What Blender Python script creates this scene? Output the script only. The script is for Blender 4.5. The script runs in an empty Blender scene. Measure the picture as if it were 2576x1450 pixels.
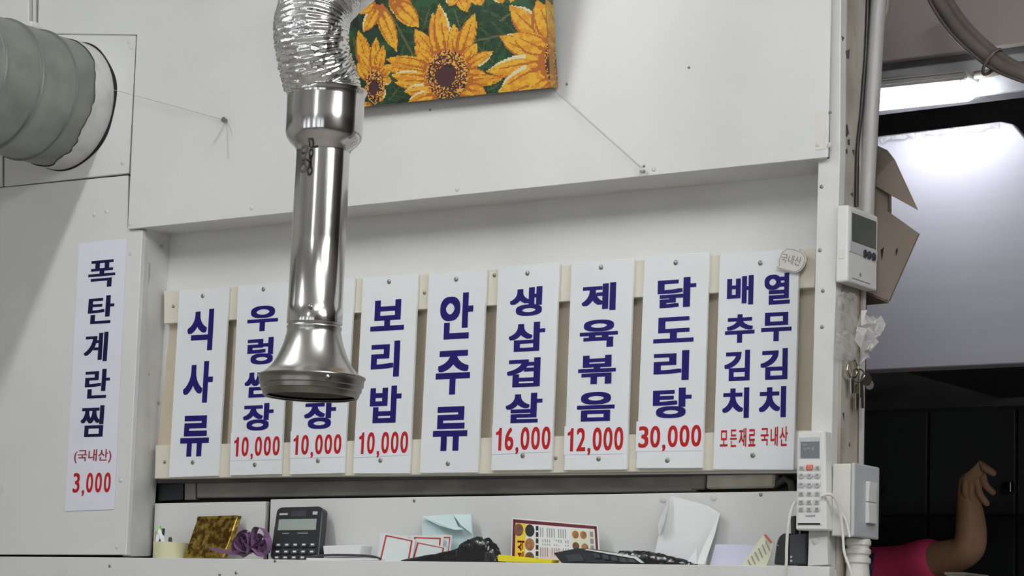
import bpy, bmesh, math, random
import numpy as np
from mathutils import Vector, Matrix

# ------------------------------------------------------------------ camera
FPX, CX, CY = 5837.2, 1288.0, 725.0          # focal length and centre in pixels of the 2576x1450 frame
PITCH, YAW, ROLL = -0.1562322, 0.61359812, 0.03789105
D, H = 3.05, 1.15                            # distance to the wall plane (y = 0), eye height
cyw, syw = math.cos(YAW), math.sin(YAW); cp, sp = math.cos(PITCH), math.sin(PITCH); cr, sr = math.cos(ROLL), math.sin(ROLL)
RM = (np.array([[cr, -sr, 0], [sr, cr, 0], [0, 0, 1]]) @ np.array([[1, 0, 0], [0, cp, -sp], [0, sp, cp]])
      @ np.array([[cyw, 0, syw], [0, 1, 0], [-syw, 0, cyw]]))
CAM = Vector((0, -D, H))
def w3(v): return Vector((v[0], v[2], -v[1]))
scene = bpy.context.scene
col = scene.collection
cam = bpy.data.cameras.new('camera'); cam.sensor_width = 36; cam.lens = 36 * FPX / 2576
cam.clip_start = 0.05; cam.clip_end = 60
camo = bpy.data.objects.new('camera', cam); col.objects.link(camo)
rx_, dn_, fw_ = w3(RM[0]), w3(RM[1]), w3(RM[2])
camo.matrix_world = Matrix(((rx_.x, -dn_.x, -fw_.x, CAM.x), (rx_.y, -dn_.y, -fw_.y, CAM.y), (rx_.z, -dn_.z, -fw_.z, CAM.z), (0, 0, 0, 1)))
scene.camera = camo
# ------------------------------------------------------------------ world, exposure
world = bpy.data.worlds.new('world'); scene.world = world; world.use_nodes = True
world.node_tree.nodes['Background'].inputs[0].default_value = (0.62, 0.68, 0.75, 1)
world.node_tree.nodes['Background'].inputs[1].default_value = 0.10
vs = scene.view_settings
vs.view_transform = 'Standard'; vs.look = 'None'; vs.gamma = 1; vs.use_curve_mapping = False
vs.exposure = 0.40
TUBE_POWER = 58.0        # emission of the dining-room tubes
KITCHEN_POWER = 18.5     # emission of the kitchen batten lamp

# ------------------------------------------------------------------ pixel -> place
def ray(px, py):
    d = RM.T @ np.array([(px - CX) / FPX, (py - CY) / FPX, 1.0])
    return w3(d)
def P(px, py, y=0.0):
    d = ray(px, py); return CAM + d * ((y + D) / d.y)
def PX(px, py, x):
    d = ray(px, py); return CAM + d * (x / d.x)
def PZ(px, py, z):
    d = ray(px, py); return CAM + d * ((z - H) / d.z)
def proj(p):
    d = Vector(p) - CAM
    q = RM @ np.array([d.x, -d.z, d.y]); return q[0] / q[2] * FPX + CX, q[1] / q[2] * FPX + CY, q[2]
def zat(x, y, py):
    a, b = 0.0, 4.0
    for _ in range(40):
        m = (a + b) / 2
        if proj((x, y, m))[1] > py: a = m
        else: b = m
    return (a + b) / 2

# ------------------------------------------------------------------ materials
MATS = {}
def mat(name, c, rough=0.5, metal=0.0, var=0.0, vscale=8.0, bump=0.0, bscale=60.0, c2=None, emit=0.0, alpha=1.0, trans=0.0, stretch=None, spec=0.5, lo=0.35, hi=0.75):
    m = bpy.data.materials.new(name); m.use_nodes = True
    nt = m.node_tree; b = nt.nodes['Principled BSDF']
    b.inputs['Base Color'].default_value = (*c, 1); b.inputs['Roughness'].default_value = rough
    b.inputs['Metallic'].default_value = metal; b.inputs['Specular IOR Level'].default_value = spec
    if emit: b.inputs['Emission Color'].default_value = (*c, 1); b.inputs['Emission Strength'].default_value = emit
    if alpha < 1: b.inputs['Alpha'].default_value = alpha
    if trans: b.inputs['Transmission Weight'].default_value = trans
    if var or bump or c2:
        tc = nt.nodes.new('ShaderNodeNewGeometry'); src = tc.outputs['Position']
        if stretch:
            mp = nt.nodes.new('ShaderNodeMapping'); mp.inputs['Scale'].default_value = stretch
            nt.links.new(src, mp.inputs['Vector']); src = mp.outputs['Vector']
        if var or c2:
            n = nt.nodes.new('ShaderNodeTexNoise'); n.inputs['Scale'].default_value = vscale; n.inputs['Detail'].default_value = 5
            nt.links.new(src, n.inputs['Vector'])
            r = nt.nodes.new('ShaderNodeValToRGB')
            d = c2 if c2 else tuple(max(0, x * (1 - var)) for x in c)
            r.color_ramp.elements[0].color = (*d, 1); r.color_ramp.elements[1].color = (*c, 1)
            r.color_ramp.elements[0].position = lo; r.color_ramp.elements[1].position = hi
            nt.links.new(n.outputs['Fac'], r.inputs['Fac']); nt.links.new(r.outputs['Color'], b.inputs['Base Color'])
        if bump:
            n2 = nt.nodes.new('ShaderNodeTexNoise'); n2.inputs['Scale'].default_value = bscale; n2.inputs['Detail'].default_value = 3
            nt.links.new(src, n2.inputs['Vector'])
            bp = nt.nodes.new('ShaderNodeBump'); bp.inputs['Strength'].default_value = bump; bp.inputs['Distance'].default_value = 0.002
            nt.links.new(n2.outputs['Fac'], bp.inputs['Height']); nt.links.new(bp.outputs['Normal'], b.inputs['Normal'])
    MATS[name] = m
    return m
M = MATS
mat('white_board', (0.72, 0.72, 0.705), 0.42, var=0.06, vscale=5, bump=0.06, bscale=30)
mat('white_trim', (0.74, 0.735, 0.71), 0.5, var=0.12, vscale=16, bump=0.15, bscale=80)
mat('jamb_white', (0.74, 0.74, 0.72), 0.55, var=0.14, vscale=14, bump=0.12, bscale=60)
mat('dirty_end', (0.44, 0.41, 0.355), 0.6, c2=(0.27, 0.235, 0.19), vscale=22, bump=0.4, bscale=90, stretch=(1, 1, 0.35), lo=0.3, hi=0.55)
mat('dark_gap', (0.02, 0.018, 0.016), 0.8)
mat('black_gap', (0.008, 0.008, 0.008), 0.9)
mat('rail_ivory', (0.72, 0.68, 0.57), 0.5, var=0.08, vscale=18)
mat('back_beige', (0.66, 0.58, 0.45), 0.6, var=0.15, vscale=10)
mat('sign_white', (0.80, 0.82, 0.84), 0.28, var=0.03, vscale=12)
mat('sticker', (0.80, 0.81, 0.87), 0.4)
mat('poster_paper', (0.76, 0.77, 0.86), 0.55, var=0.04, vscale=12, bump=0.3, bscale=14)
mat('ink_blue', (0.012, 0.008, 0.13), 0.5, spec=0.2)
mat('ink_navy', (0.006, 0.007, 0.05), 0.5, spec=0.2)
mat('ink_red', (0.44, 0.014, 0.016), 0.5, spec=0.2)
mat('ink_maroon', (0.30, 0.03, 0.05), 0.4)
mat('ink_grey', (0.20, 0.19, 0.17), 0.5)
mat('screw_metal', (0.30, 0.29, 0.27), 0.4, 0.8)
mat('screw_painted', (0.62, 0.62, 0.60), 0.5)
mat('steel', (0.60, 0.59, 0.575), 0.16, 1.0, bump=0.04, bscale=40, stretch=(6, 6, 0.4))
mat('steel_dark', (0.32, 0.30, 0.27), 0.3, 1.0, var=0.3, vscale=20)
mat('steel_brushed', (0.50, 0.49, 0.47), 0.27, 1.0, bump=0.05, bscale=120)
mat('handle_dark', (0.055, 0.05, 0.042), 0.5, 0.2)
mat('foil', (0.78, 0.78, 0.77), 0.17, 1.0, bump=0.9, bscale=90)
mat('galvanised', (0.30, 0.315, 0.28), 0.42, 0.45, c2=(0.20, 0.215, 0.19), vscale=14, bump=0.12, bscale=30)
mat('seam_grey', (0.17, 0.18, 0.16), 0.5, 0.4)
mat('caulk', (0.62, 0.62, 0.60), 0.6, c2=(0.45, 0.46, 0.44), vscale=25, bump=0.5, bscale=50, lo=0.2, hi=0.5)
mat('beam_grey', (0.27, 0.25, 0.22), 0.55, var=0.35, vscale=14, bump=0.3, bscale=50, stretch=(1, 1, 3))
mat('beam_dark', (0.10, 0.09, 0.085), 0.6, var=0.4, vscale=20)
mat('cream_block', (0.62, 0.58, 0.48), 0.6, var=0.25, vscale=30)
mat('navy_black', (0.015, 0.016, 0.022), 0.5)
mat('plastic_white', (0.76, 0.76, 0.74), 0.35, var=0.04, vscale=20)
mat('plastic_ivory', (0.72, 0.70, 0.64), 0.4, var=0.08, vscale=25)
mat('plastic_grey', (0.52, 0.53, 0.56), 0.35)
mat('button_grey', (0.60, 0.60, 0.60), 0.4)
mat('label_grey', (0.28, 0.28, 0.29), 0.5)
mat('lcd', (0.10, 0.115, 0.10), 0.15)
mat('lcd_remote', (0.16, 0.18, 0.19), 0.2)
mat('lcd_calc', (0.33, 0.37, 0.34), 0.25)
mat('button_red', (0.55, 0.12, 0.08), 0.4)
mat('black_plastic', (0.022, 0.024, 0.028), 0.35)
mat('black_rubber', (0.015, 0.015, 0.016), 0.5)
mat('charcoal_plastic', (0.045, 0.05, 0.06), 0.4)
mat('bag_black', (0.012, 0.012, 0.014), 0.22, bump=0.8, bscale=60)
mat('gold_foil', (0.60, 0.42, 0.10), 0.22, 1.0, c2=(0.16, 0.09, 0.015), vscale=75, bump=1.0, bscale=150, lo=0.42, hi=0.6)
mat('ribbon_purple', (0.23, 0.12, 0.24), 0.35)
mat('cup_green', (0.66, 0.66, 0.42), 0.4)
mat('green_cap', (0.25, 0.60, 0.15), 0.4)
mat('wood_light', (0.50, 0.36, 0.20), 0.5, var=0.2, vscale=20, stretch=(8, 8, 1))
mat('wood_brown', (0.30, 0.17, 0.08), 0.6, var=0.4, vscale=25, stretch=(6, 6, 1))
mat('paper_white', (0.78, 0.79, 0.79), 0.6)
mat('paper_mint', (0.60, 0.74, 0.74), 0.6)
mat('paper_card', (0.72, 0.78, 0.77), 0.5)
mat('paper_lilac', (0.66, 0.66, 0.80), 0.6)
mat('paper_cream', (0.74, 0.74, 0.56), 0.6)
mat('paper_yellow', (0.80, 0.68, 0.02), 0.5)
mat('frame_red', (0.45, 0.03, 0.03), 0.5)
mat('flyer_maroon', (0.12, 0.006, 0.012), 0.5)
mat('flyer_yellow', (0.85, 0.62, 0.04), 0.5)
mat('flyer_pink', (0.78, 0.62, 0.62), 0.5)
mat('food_brown', (0.28, 0.11, 0.04), 0.5, c2=(0.10, 0.05, 0.03), vscale=120)
mat('food_orange', (0.55, 0.28, 0.10), 0.5, c2=(0.25, 0.08, 0.03), vscale=120)
mat('canvas_edge', (0.22, 0.19, 0.16), 0.6, var=0.3, vscale=20)
mat('thread', (0.42, 0.40, 0.37), 0.5)
mat('cable_black', (0.012, 0.012, 0.012), 0.45)
mat('cable_taupe', (0.24, 0.21, 0.18), 0.5, var=0.25, vscale=15)
mat('pipe_grey', (0.42, 0.41, 0.395), 0.4, var=0.12, vscale=12)
mat('cord_white', (0.70, 0.69, 0.64), 0.45)
mat('cardboard', (0.23, 0.185, 0.145), 0.75, var=0.12, vscale=12, bump=0.1, bscale=40)  # base darkened: the shade on the backlit box is put into its colour
mat('kitchen_ceiling', (0.60, 0.53, 0.50), 0.7, var=0.1, vscale=4)
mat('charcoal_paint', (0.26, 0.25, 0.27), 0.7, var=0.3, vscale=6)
mat('beam_white', (0.70, 0.71, 0.74), 0.6, var=0.25, vscale=20, bump=0.5, bscale=40)
mat('hood_panel', (0.60, 0.59, 0.66), 0.5, 0.2, var=0.05, vscale=3, stretch=(0.4, 0.4, 14))
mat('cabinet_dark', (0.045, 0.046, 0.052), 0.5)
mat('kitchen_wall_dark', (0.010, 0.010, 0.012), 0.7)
mat('lamp_glow', (0.93, 0.96, 1.0), 0.4, emit=KITCHEN_POWER)
mat('tube_glow', (0.965, 0.985, 1.0), 0.4, emit=TUBE_POWER)
mat('window_glow', (0.9, 0.95, 1.0), 0.3, emit=1.6)  # glow of the panes added behind the camera
mat('room_ceiling', (0.62, 0.61, 0.58), 0.7)
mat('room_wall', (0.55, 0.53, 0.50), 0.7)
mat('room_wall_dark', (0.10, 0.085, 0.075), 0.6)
mat('floor_beige', (0.46, 0.43, 0.39), 0.5, var=0.2, vscale=3)
mat('skin', (0.50, 0.29, 0.17), 0.55, var=0.08, vscale=20)
mat('shirt_pink', (0.86, 0.06, 0.19), 0.75, var=0.12, vscale=10, bump=0.3, bscale=20)
mat('apron_navy', (0.02, 0.025, 0.05), 0.7)
mat('trousers', (0.02, 0.02, 0.025), 0.7)
mat('hair_black', (0.012, 0.010, 0.010), 0.45)
mat('eye_white', (0.7, 0.7, 0.68), 0.3)
mat('lip', (0.42, 0.17, 0.14), 0.5)
mat('key_metal', (0.45, 0.42, 0.36), 0.3, 1.0)
def clear_mat():
    m = bpy.data.materials.new('clear_film'); m.use_nodes = True
    nt = m.node_tree; b = nt.nodes['Principled BSDF']
    b.inputs['Base Color'].default_value = (0.85, 0.84, 0.80, 1); b.inputs['Roughness'].default_value = 0.15
    b.inputs['Alpha'].default_value = 0.42
    MATS['clear_film'] = m
clear_mat()

# ------------------------------------------------------------------ object helpers
WL = {}
def tag(o, label=None, cat=None, group=None, kind=None):
    if label: o['label'] = label
    if cat: o['category'] = cat
    if group: o['group'] = group
    if kind: o['kind'] = kind
    return o
def thing(name, loc, label, cat, group=None, kind=None):
    o = bpy.data.objects.new(name, None); col.objects.link(o); o.empty_display_size = 0.05
    o.location = loc; WL[o.name] = Vector(loc)
    return tag(o, label, cat, group, kind)
class MB:
    """collects geometry in world coordinates"""
    def __init__(s): s.v = []; s.f = []; s.mi = []
    def add(s, vs_, fs, mi=0):
        n = len(s.v); s.v += [Vector(v) for v in vs_]; s.f += [[i + n for i in f] for f in fs]; s.mi += [mi] * len(fs); return s
    def box(s, lo, hi, mi=0, bev=0.0, rot=None, seg=2):
        lo = Vector(lo); hi = Vector(hi); c = (lo + hi) / 2; h = (hi - lo) / 2
        bm = bmesh.new(); bmesh.ops.create_cube(bm, size=2)
        for v in bm.verts: v.co = Vector((v.co.x * h.x, v.co.y * h.y, v.co.z * h.z))
        if bev: bmesh.ops.bevel(bm, geom=bm.edges[:], offset=bev, segments=seg, profile=0.5, affect='EDGES')
        for v in bm.verts: v.co = (rot @ v.co if rot is not None else v.co) + c
        s.bm(bm, mi); return s
    def bm(s, bm, mi=0):
        bm.verts.index_update()
        s.add([v.co.copy() for v in bm.verts], [[v.index for v in f.verts] for f in bm.faces], mi); bm.free(); return s
    def slab(s, pts, vec, mi=0, bev=0.0):
        """polygon pts (world) extruded by vec"""
        bm = bmesh.new(); vec = Vector(vec)
        a = [bm.verts.new(p) for p in pts]; b = [bm.verts.new(Vector(p) + vec) for p in pts]; n = len(pts)
        bm.faces.new(a); bm.faces.new(b[::-1])
        for i in range(n): bm.faces.new((a[i], b[i], b[(i + 1) % n], a[(i + 1) % n]))
        bmesh.ops.recalc_face_normals(bm, faces=bm.faces[:])
        if bev: bmesh.ops.bevel(bm, geom=bm.edges[:], offset=bev, segments=1, affect='EDGES')
        s.bm(bm, mi); return s
    def tube(s, path, r, seg=10, mi=0, cap=True, closed=False):
        path = [Vector(p) for p in path]; n = len(path)
        rs = r if isinstance(r, (list, tuple)) else [r] * n
        up = None; rings = []
        for i, p in enumerate(path):
            t = (path[min(i + 1, n - 1)] - path[max(i - 1, 0)]).normalized()
            if up is None:
                up = t.orthogonal().normalized()
            up = (up - t * up.dot(t)).normalized(); w = t.cross(up)
            rings.append([p + (up * math.cos(2 * math.pi * k / seg) + w * math.sin(2 * math.pi * k / seg)) * rs[i] for k in range(seg)])
        vs_ = [v for r_ in rings for v in r_]
        fs = [[i * seg + k, i * seg + (k + 1) % seg, (i + 1) * seg + (k + 1) % seg, (i + 1) * seg + k] for i in range(n - 1) for k in range(seg)]
        if cap: fs += [list(range(seg))[::-1], [(n - 1) * seg + k for k in range(seg)]]
        s.add(vs_, fs, mi); return s
    def lathe(s, base, axis, prof, seg=48, mi=0, capa=False, capb=False):
        """prof: list of (height along axis, radius)"""
        axis = Vector(axis).normalized(); u = axis.orthogonal().normalized(); w = axis.cross(u); base = Vector(base)
        vs_ = []; n = len(prof)
        for h, r in prof:
            for k in range(seg):
                a = 2 * math.pi * k / seg
                vs_.append(base + axis * h + (u * math.cos(a) + w * math.sin(a)) * max(r, 1e-5))
        fs = [[i * seg + k, i * seg + (k + 1) % seg, (i + 1) * seg + (k + 1) % seg, (i + 1) * seg + k] for i in range(n - 1) for k in range(seg)]
        if capa: fs.append(list(range(seg))[::-1])
        if capb: fs.append([(n - 1) * seg + k for k in range(seg)])
        s.add(vs_, fs, mi); return s
    def strip(s, a, b, th=None, mi=0):
        """ribbon between two polylines"""
        n = len(a); s.add(list(a) + list(b), [[i, i + 1, n + i + 1, n + i] for i in range(n - 1)], mi); return s
    def build(s, name, m, parent=None, origin=None, smooth=None):
        if parent is not None: o0 = WL[parent.name]
        xs = s.v
        if origin is None:
            lo = [min(v[i] for v in xs) for i in range(3)]; hi = [max(v[i] for v in xs) for i in range(3)]
            origin = Vector(((lo[0] + hi[0]) / 2, (lo[1] + hi[1]) / 2, lo[2]))
        origin = Vector(origin)
        me = bpy.data.meshes.new(name)
        me.from_pydata([v - origin for v in s.v], [], s.f)
        ms = m if isinstance(m, (list, tuple)) else [m]
        for x in ms: me.materials.append(M[x])
        if len(ms) > 1: me.polygons.foreach_set('material_index', s.mi)
        me.validate()
        if smooth is not None:
            me.shade_smooth(); me.set_sharp_from_angle(angle=math.radians(smooth))
        o = bpy.data.objects.new(name, me); col.objects.link(o)
        if parent is not None: o.parent = parent; o.location = origin - o0
        else: o.location = origin
        WL[o.name] = origin
        return o
def part(name, mb, m, parent, smooth=None): return mb.build(name, m, parent, smooth=smooth)
def struct(name, mb, m, parent=None, smooth=None, label=None):
    o = mb.build(name, m, parent, smooth=smooth)
    if parent is None: o['kind'] = 'structure'; o['label'] = label or name.replace('_', ' '); o['category'] = 'wall' if 'wall' in name else name.split('_')[0]
    return o
def pxs(pts, y): return [P(a, b, y) for a, b in pts]
def bez(pts, n=12):
    """Catmull-Rom through points"""
    pts = [Vector(p) for p in pts]; out = []
    q = [pts[0] * 2 - pts[1]] + pts + [pts[-1] * 2 - pts[-2]]
    for i in range(1, len(q) - 2):
        for k in range(n):
            t = k / n; a, b, c, d = q[i - 1], q[i], q[i + 1], q[i + 2]
            out.append(0.5 * ((2 * b) + (c - a) * t + (2 * a - 5 * b + 4 * c - d) * t * t + (3 * b - a - 3 * c + d) * t ** 3))
    out.append(pts[-1]); return out

# text: glyph outlines of Blender's own font as flat meshes
GL = {}
def glyph(txt, bold):
    """flat outline of txt in the unit square, thickened by layering shifted copies; bold = (dx, dy) in em"""
    k = (txt, bold)
    if k in GL: return GL[k]
    if txt == '1':                               # flagged figure one
        vs_ = np.array([[0.50, 0.0], [0.80, 0.0], [0.80, 1.0], [0.58, 1.0], [0.48, 0.87], [0.22, 0.80], [0.22, 0.68], [0.50, 0.70]]); fs = [[0, 1, 2, 7], [2, 3, 4, 7], [4, 5, 6, 7]]
        GL[k] = (vs_, fs, np.zeros(8)); return GL[k]
    c = bpy.data.curves.new('t', 'FONT'); c.body = txt; c.size = 1; c.resolution_u = 5
    o = bpy.data.objects.new('t', c); col.objects.link(o)
    dg = bpy.context.evaluated_depsgraph_get(); dg.update()
    me = bpy.data.meshes.new_from_object(o.evaluated_get(dg))
    v0 = np.array([v.co[:2] for v in me.vertices]); f0 = [list(p.vertices) for p in me.polygons]
    bpy.data.objects.remove(o); bpy.data.curves.remove(c); bpy.data.meshes.remove(me)
    vs_ = []; fs = []; lift = []
    sh = [(0, 0)] + ([(i, j) for i in (-1, 0, 1) for j in (-1, 0, 1) if (i, j) != (0, 0)] if bold[0] or bold[1] else [])
    for n_, (i, j) in enumerate(sh):
        off = len(v0) * n_
        vs_.append(v0 + np.array([i * bold[0], j * bold[1]])); fs += [[q + off for q in f] for f in f0]; lift.append(np.full(len(v0), n_ * 4e-6))
    vs_ = np.concatenate(vs_); lift = np.concatenate(lift)
    lo = vs_.min(0); hi = vs_.max(0)
    GL[k] = ((vs_ - lo) / (hi - lo), fs, lift); return GL[k]
GOTHIC = (0.036, 0.028)
def text_px(mb, txt, box, y, bold=GOTHIC, mi=0, tilt=0.0):
    """text fitted to a pixel box (x0,y0,x1,y1) on the wall-parallel plane y"""
    x0, y0, x1, y1 = box; vs_, fs, lift = glyph(txt, bold)
    mx, my = (x0 + x1) / 2, (y0 + y1) / 2; w, h = x1 - x0, y1 - y0
    lean = (2692 - mx) / (36306 + my); slope = abs((my - 1326) / (mx + 7131))
    we = w - lean * h; he = h - slope * w
    c = P(mx, my, y); W = (P(mx + we / 2, my, y) - P(mx - we / 2, my, y)).x; Hh = (P(mx, my - he / 2, y) - P(mx, my + he / 2, y)).z
    ct, st = math.cos(tilt), math.sin(tilt)
    out = []
    for (u, v), l_ in zip(vs_, lift):
        a, b = (u - 0.5) * W, (v - 0.5) * Hh
        out.append(Vector((c.x + a * ct - b * st, y - l_, c.z + a * st + b * ct)))
    mb.add(out, fs, mi)
def price_px(mb, txt, box, y, bold=(0.022, 0.014)):
    """price figures set one by one; box spans the figures without the comma's tail"""
    x0, y0, x1, y1 = box
    adv = [0.5 if c == ',' else 1.0 for c in txt]; tot = sum(adv); x = x0; mx0 = (x0 + x1) / 2
    sl = ((y0 + y1) / 2 - 1326) / (mx0 + 7131)   # baseline slope in the picture
    for c, a in zip(txt, adv):
        w = (x1 - x0) * a / tot; dy = sl * (x + w / 2 - mx0)
        if c == ',': text_px(mb, c, (x + w * 0.15, y1 - (y1 - y0) * 0.13 + dy, x + w * 0.75, y1 + (y1 - y0) * 0.17 + dy), y, (0.03, 0.02))
        elif c == '1': text_px(mb, c, (x + w * 0.0, y0 + dy, x + w * 1.0, y1 + dy), y)
        else: text_px(mb, c, (x + w * 0.05, y0 + dy, x + w * 0.95, y1 + dy), y, bold)
        x += w
def frame_text(mb, txt, org, ux, uy, w, h, offset=0.02, mi=0):
    """text on any plane: lower-left corner org, unit vectors ux, uy"""
    vs_, fs, _ = glyph(txt, (offset, offset))
    mb.add([Vector(org) + Vector(ux) * (u * w) + Vector(uy) * (v * h) for u, v in vs_], fs, mi)

def screw(parent, px, py, y, r=0.0035, m='screw_metal', normal=(0, -1, 0), name='screw'):
    p = P(px, py, y)
    mb = MB().lathe(p, normal, [(-0.001, r), (0.0006, r), (0.0014, r * 0.75), (0.0018, r * 0.3)], seg=10, capb=True)
    return part(name, mb, m, parent, smooth=40)

# ================================================================== SETTING
XE = P(2107, 450, 0).x                      # right end of the wall
XL = -4.6
Z_SOF = P(322, 578, 0).z
CEIL = 2.75
NB = 0.083                                   # niche depth
# the backing of the wall carries all boards
mb = MB()
mb.box((XL, 0.117, 0), (XE - 0.012, 0.127, CEIL))
wall = struct('wall_back', mb, 'dark_gap', label='white boarded wall with a recessed menu niche')
def board(pts, y, th, m='white_board', name='panel', bev=0.0012, parent=wall):
    return part(name, MB().slab(pxs(pts, y), (0, th, 0), bev=bev), m, parent)
UP = -420
panel_top = board([(321, 577), (344, 87), (95, 84), (104, UP), (2098, UP), (2082, 396)], -0.008, 0.0038, bev=0.0008)
panel_patch = board([(12, 60), (90, 61), (343, 62), (323, 436), (10, 469)], -0.004, 0.012)
panel_left = board([(-700, 540), (322, 441), (320, 577), (358, 578), (317, 1397), (-700, 1394)], -0.001, 0.012)
panel_edge = board([(-700, -60), (4, 40), (6, 470), (-700, 530)], 0.004, 0.01)
panel_far = board([(-700, UP), (72, UP), (72, 84), (-700, 84)], 0.0, 0.01)
board([(74, UP), (92, UP), (90, 78), (74, 78)], 0.012, 0.01, 'jamb_white', 'batten')
# jamb (left side of the niche), soffit, back, trim
xj = P(357, 580, 0).x
jt, jb = P(358, 578, -0.001), P(317, 1400, -0.001)
part('jamb', MB().slab([Vector((jt.x, 0.0112, jt.z + 0.01)), Vector((jb.x, 0.0112, jb.z)), P(381, 1400, NB + .01), P(437, 589, NB + .01)], (-0.02, 0, 0)), 'jamb_white', wall)
mb = MB().slab([P(323, 577.5, -0.006), P(2080, 397.5, -0.006), P(2080, 438, NB + .004), P(420, 592, NB + .004)], (0, 0, 0.03))
part('soffit', mb, 'white_board', wall)
back = board([(425, 560), (2075, 405), (2065, 1190), (380, 1205)], NB, 0.01, 'white_board', 'niche_back')
part('beige_backing', MB().slab(pxs([(430, 800), (2050, 715), (2045, 1100), (395, 1130)], NB - 0.004), (0, 0.004, 0)), 'back_beige', wall)
trim = board([(2086, UP), (2118, UP), (2112.5, 400), (2096, 900), (2084, 1500), (2030, 1500), (2040, 1080), (2058, 399), (2085, 399)], 0.003, 0.02, 'white_trim', 'trim_board')
# slot beneath the signs and the boards behind the shelf
part('grey_beam', MB().slab(pxs([(494, 1212), (1752, 1196), (1752, 1238), (494, 1254)], 0.10), (0, 0.015, 0), bev=0.002), 'beam_grey', wall)
part('slot_block', MB().slab(pxs([(464, 1212), (491, 1211), (491, 1258), (464, 1259)], 0.10), (0, 0.015, 0), bev=0.001), 'beam_grey', wall)
part('slot_block', MB().slab(pxs([(398, 1214), (461, 1212), (459, 1258), (397, 1262)], 0.098), (0, 0.015, 0), bev=0.001), 'navy_black', wall)
part('slot_block', MB().slab(pxs([(1738, 1190), (1775, 1190), (1772, 1232), (1736, 1233)], 0.098), (0, 0.015, 0), bev=0.002), 'beam_grey', wall)
part('slot_block', MB().slab(pxs([(1777, 1188), (1948, 1186), (1946, 1228), (1775, 1231)], 0.096), (0, 0.018, 0), bev=0.003), 'cream_block', wall)
part('slot_pipe', MB().tube([P(1950, 1222, .105), P(1975, 1205, .105), P(1990, 1215, .105), P(1993, 1240, .105)], 0.006), 'beam_dark', wall)
part('slot_lip', MB().slab(pxs([(395, 1207), (2003, 1184), (2003, 1192), (395, 1216)], 0.086), (0, 0.03, 0)), 'beam_dark', wall)
low_l = board([(389, 1267), (668, 1262), (661, 1420), (382, 1420)], NB, 0.012, 'white_board', 'lower_panel')
low_r = board([(680, 1257), (2006, 1236), (2006, 1440), (672, 1440)], NB, 0.012, 'white_board', 'lower_panel')
# shelf: front board and top
zs = P(330, 1404, 0).z
xa = XL; xb = P(2086, 1426, 0).x
front = part('shelf_front', MB().slab([P(-700, 1396, -.012), P(330, 1403.5, -.012), P(1600, 1420, -.012), P(2086, 1426, -.012), P(2080, 1700, -.012), P(-700, 1700, -.012)], (0, 0.014, 0), bev=0.001), 'white_board', wall)
ZSH = zs - 0.006
part('shelf_top', MB().box((XL, 0.0, ZSH - 0.02), (xb, NB + 0.002, ZSH)), 'white_board', wall)
part('lower_wall', MB().box((XL, 0.02, 0), (xb, 0.03, ZSH - 0.03)), 'white_board', wall)
# wall end (faces the opening on the right)
def PXE(px, py, dx=0.0): return PX(px, py, XE + dx)
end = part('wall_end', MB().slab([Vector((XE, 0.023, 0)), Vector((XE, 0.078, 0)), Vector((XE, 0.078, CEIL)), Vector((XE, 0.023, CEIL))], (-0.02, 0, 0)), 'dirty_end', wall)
part('end_batten', MB().box((XE - 0.015, 0.079, 0), (XE - 0.004, 0.090, CEIL)), 'wood_brown', wall)
part('end_strip', MB().box((XE - 0.012, 0.096, 0), (XE - 0.002, 0.104, 1.75)), 'white_trim', wall)
# screws and nail holes in the boards
for q in [(633, 524), (1150, 477), (1645, 426), (2058, 364), (327, 563), (2086, 365)]: screw(panel_top, *q, -0.008, 0.004, 'screw_painted')
for q in [(1733, 170), (1426, 212), (1082, 277), (2088, 283), (1620, 418)]: screw(panel_top, *q, -0.008, 0.0022, 'screw_metal', name='nail')
for q in [(309, 410), (330, 118), (326, 104)]: screw(panel_patch, *q, -0.004, 0.005, 'screw_painted')
for q in [(237, 541), (268, 532), (294, 1377), (327, 638), (304, 1209), (338, 345)]: screw(panel_left, *q, -0.001, 0.004, 'screw_painted')
screw(panel_left, 0, 1230, -0.001, 0.012, 'screw_painted')
for q in [(2067, 470), (2070, 732), (2068, 823), (2063, 630)]: screw(trim, *q, 0.003, 0.003, 'screw_metal')
for q in [(1795, 1252), (1668, 1257)]: screw(low_r, *q, NB, 0.006, 'screw_painted', name='hook')
for q in [(1914, 1245), (1042, 1260)]: screw(low_r, *q, NB, 0.003, 'screw_metal', name='nail')
for q in [(553, 1447), (594, 1442), (692, 1412), (276, 1425)]: screw(front, *q, -0.012, 0.003, 'screw_metal', name='nail')
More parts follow.
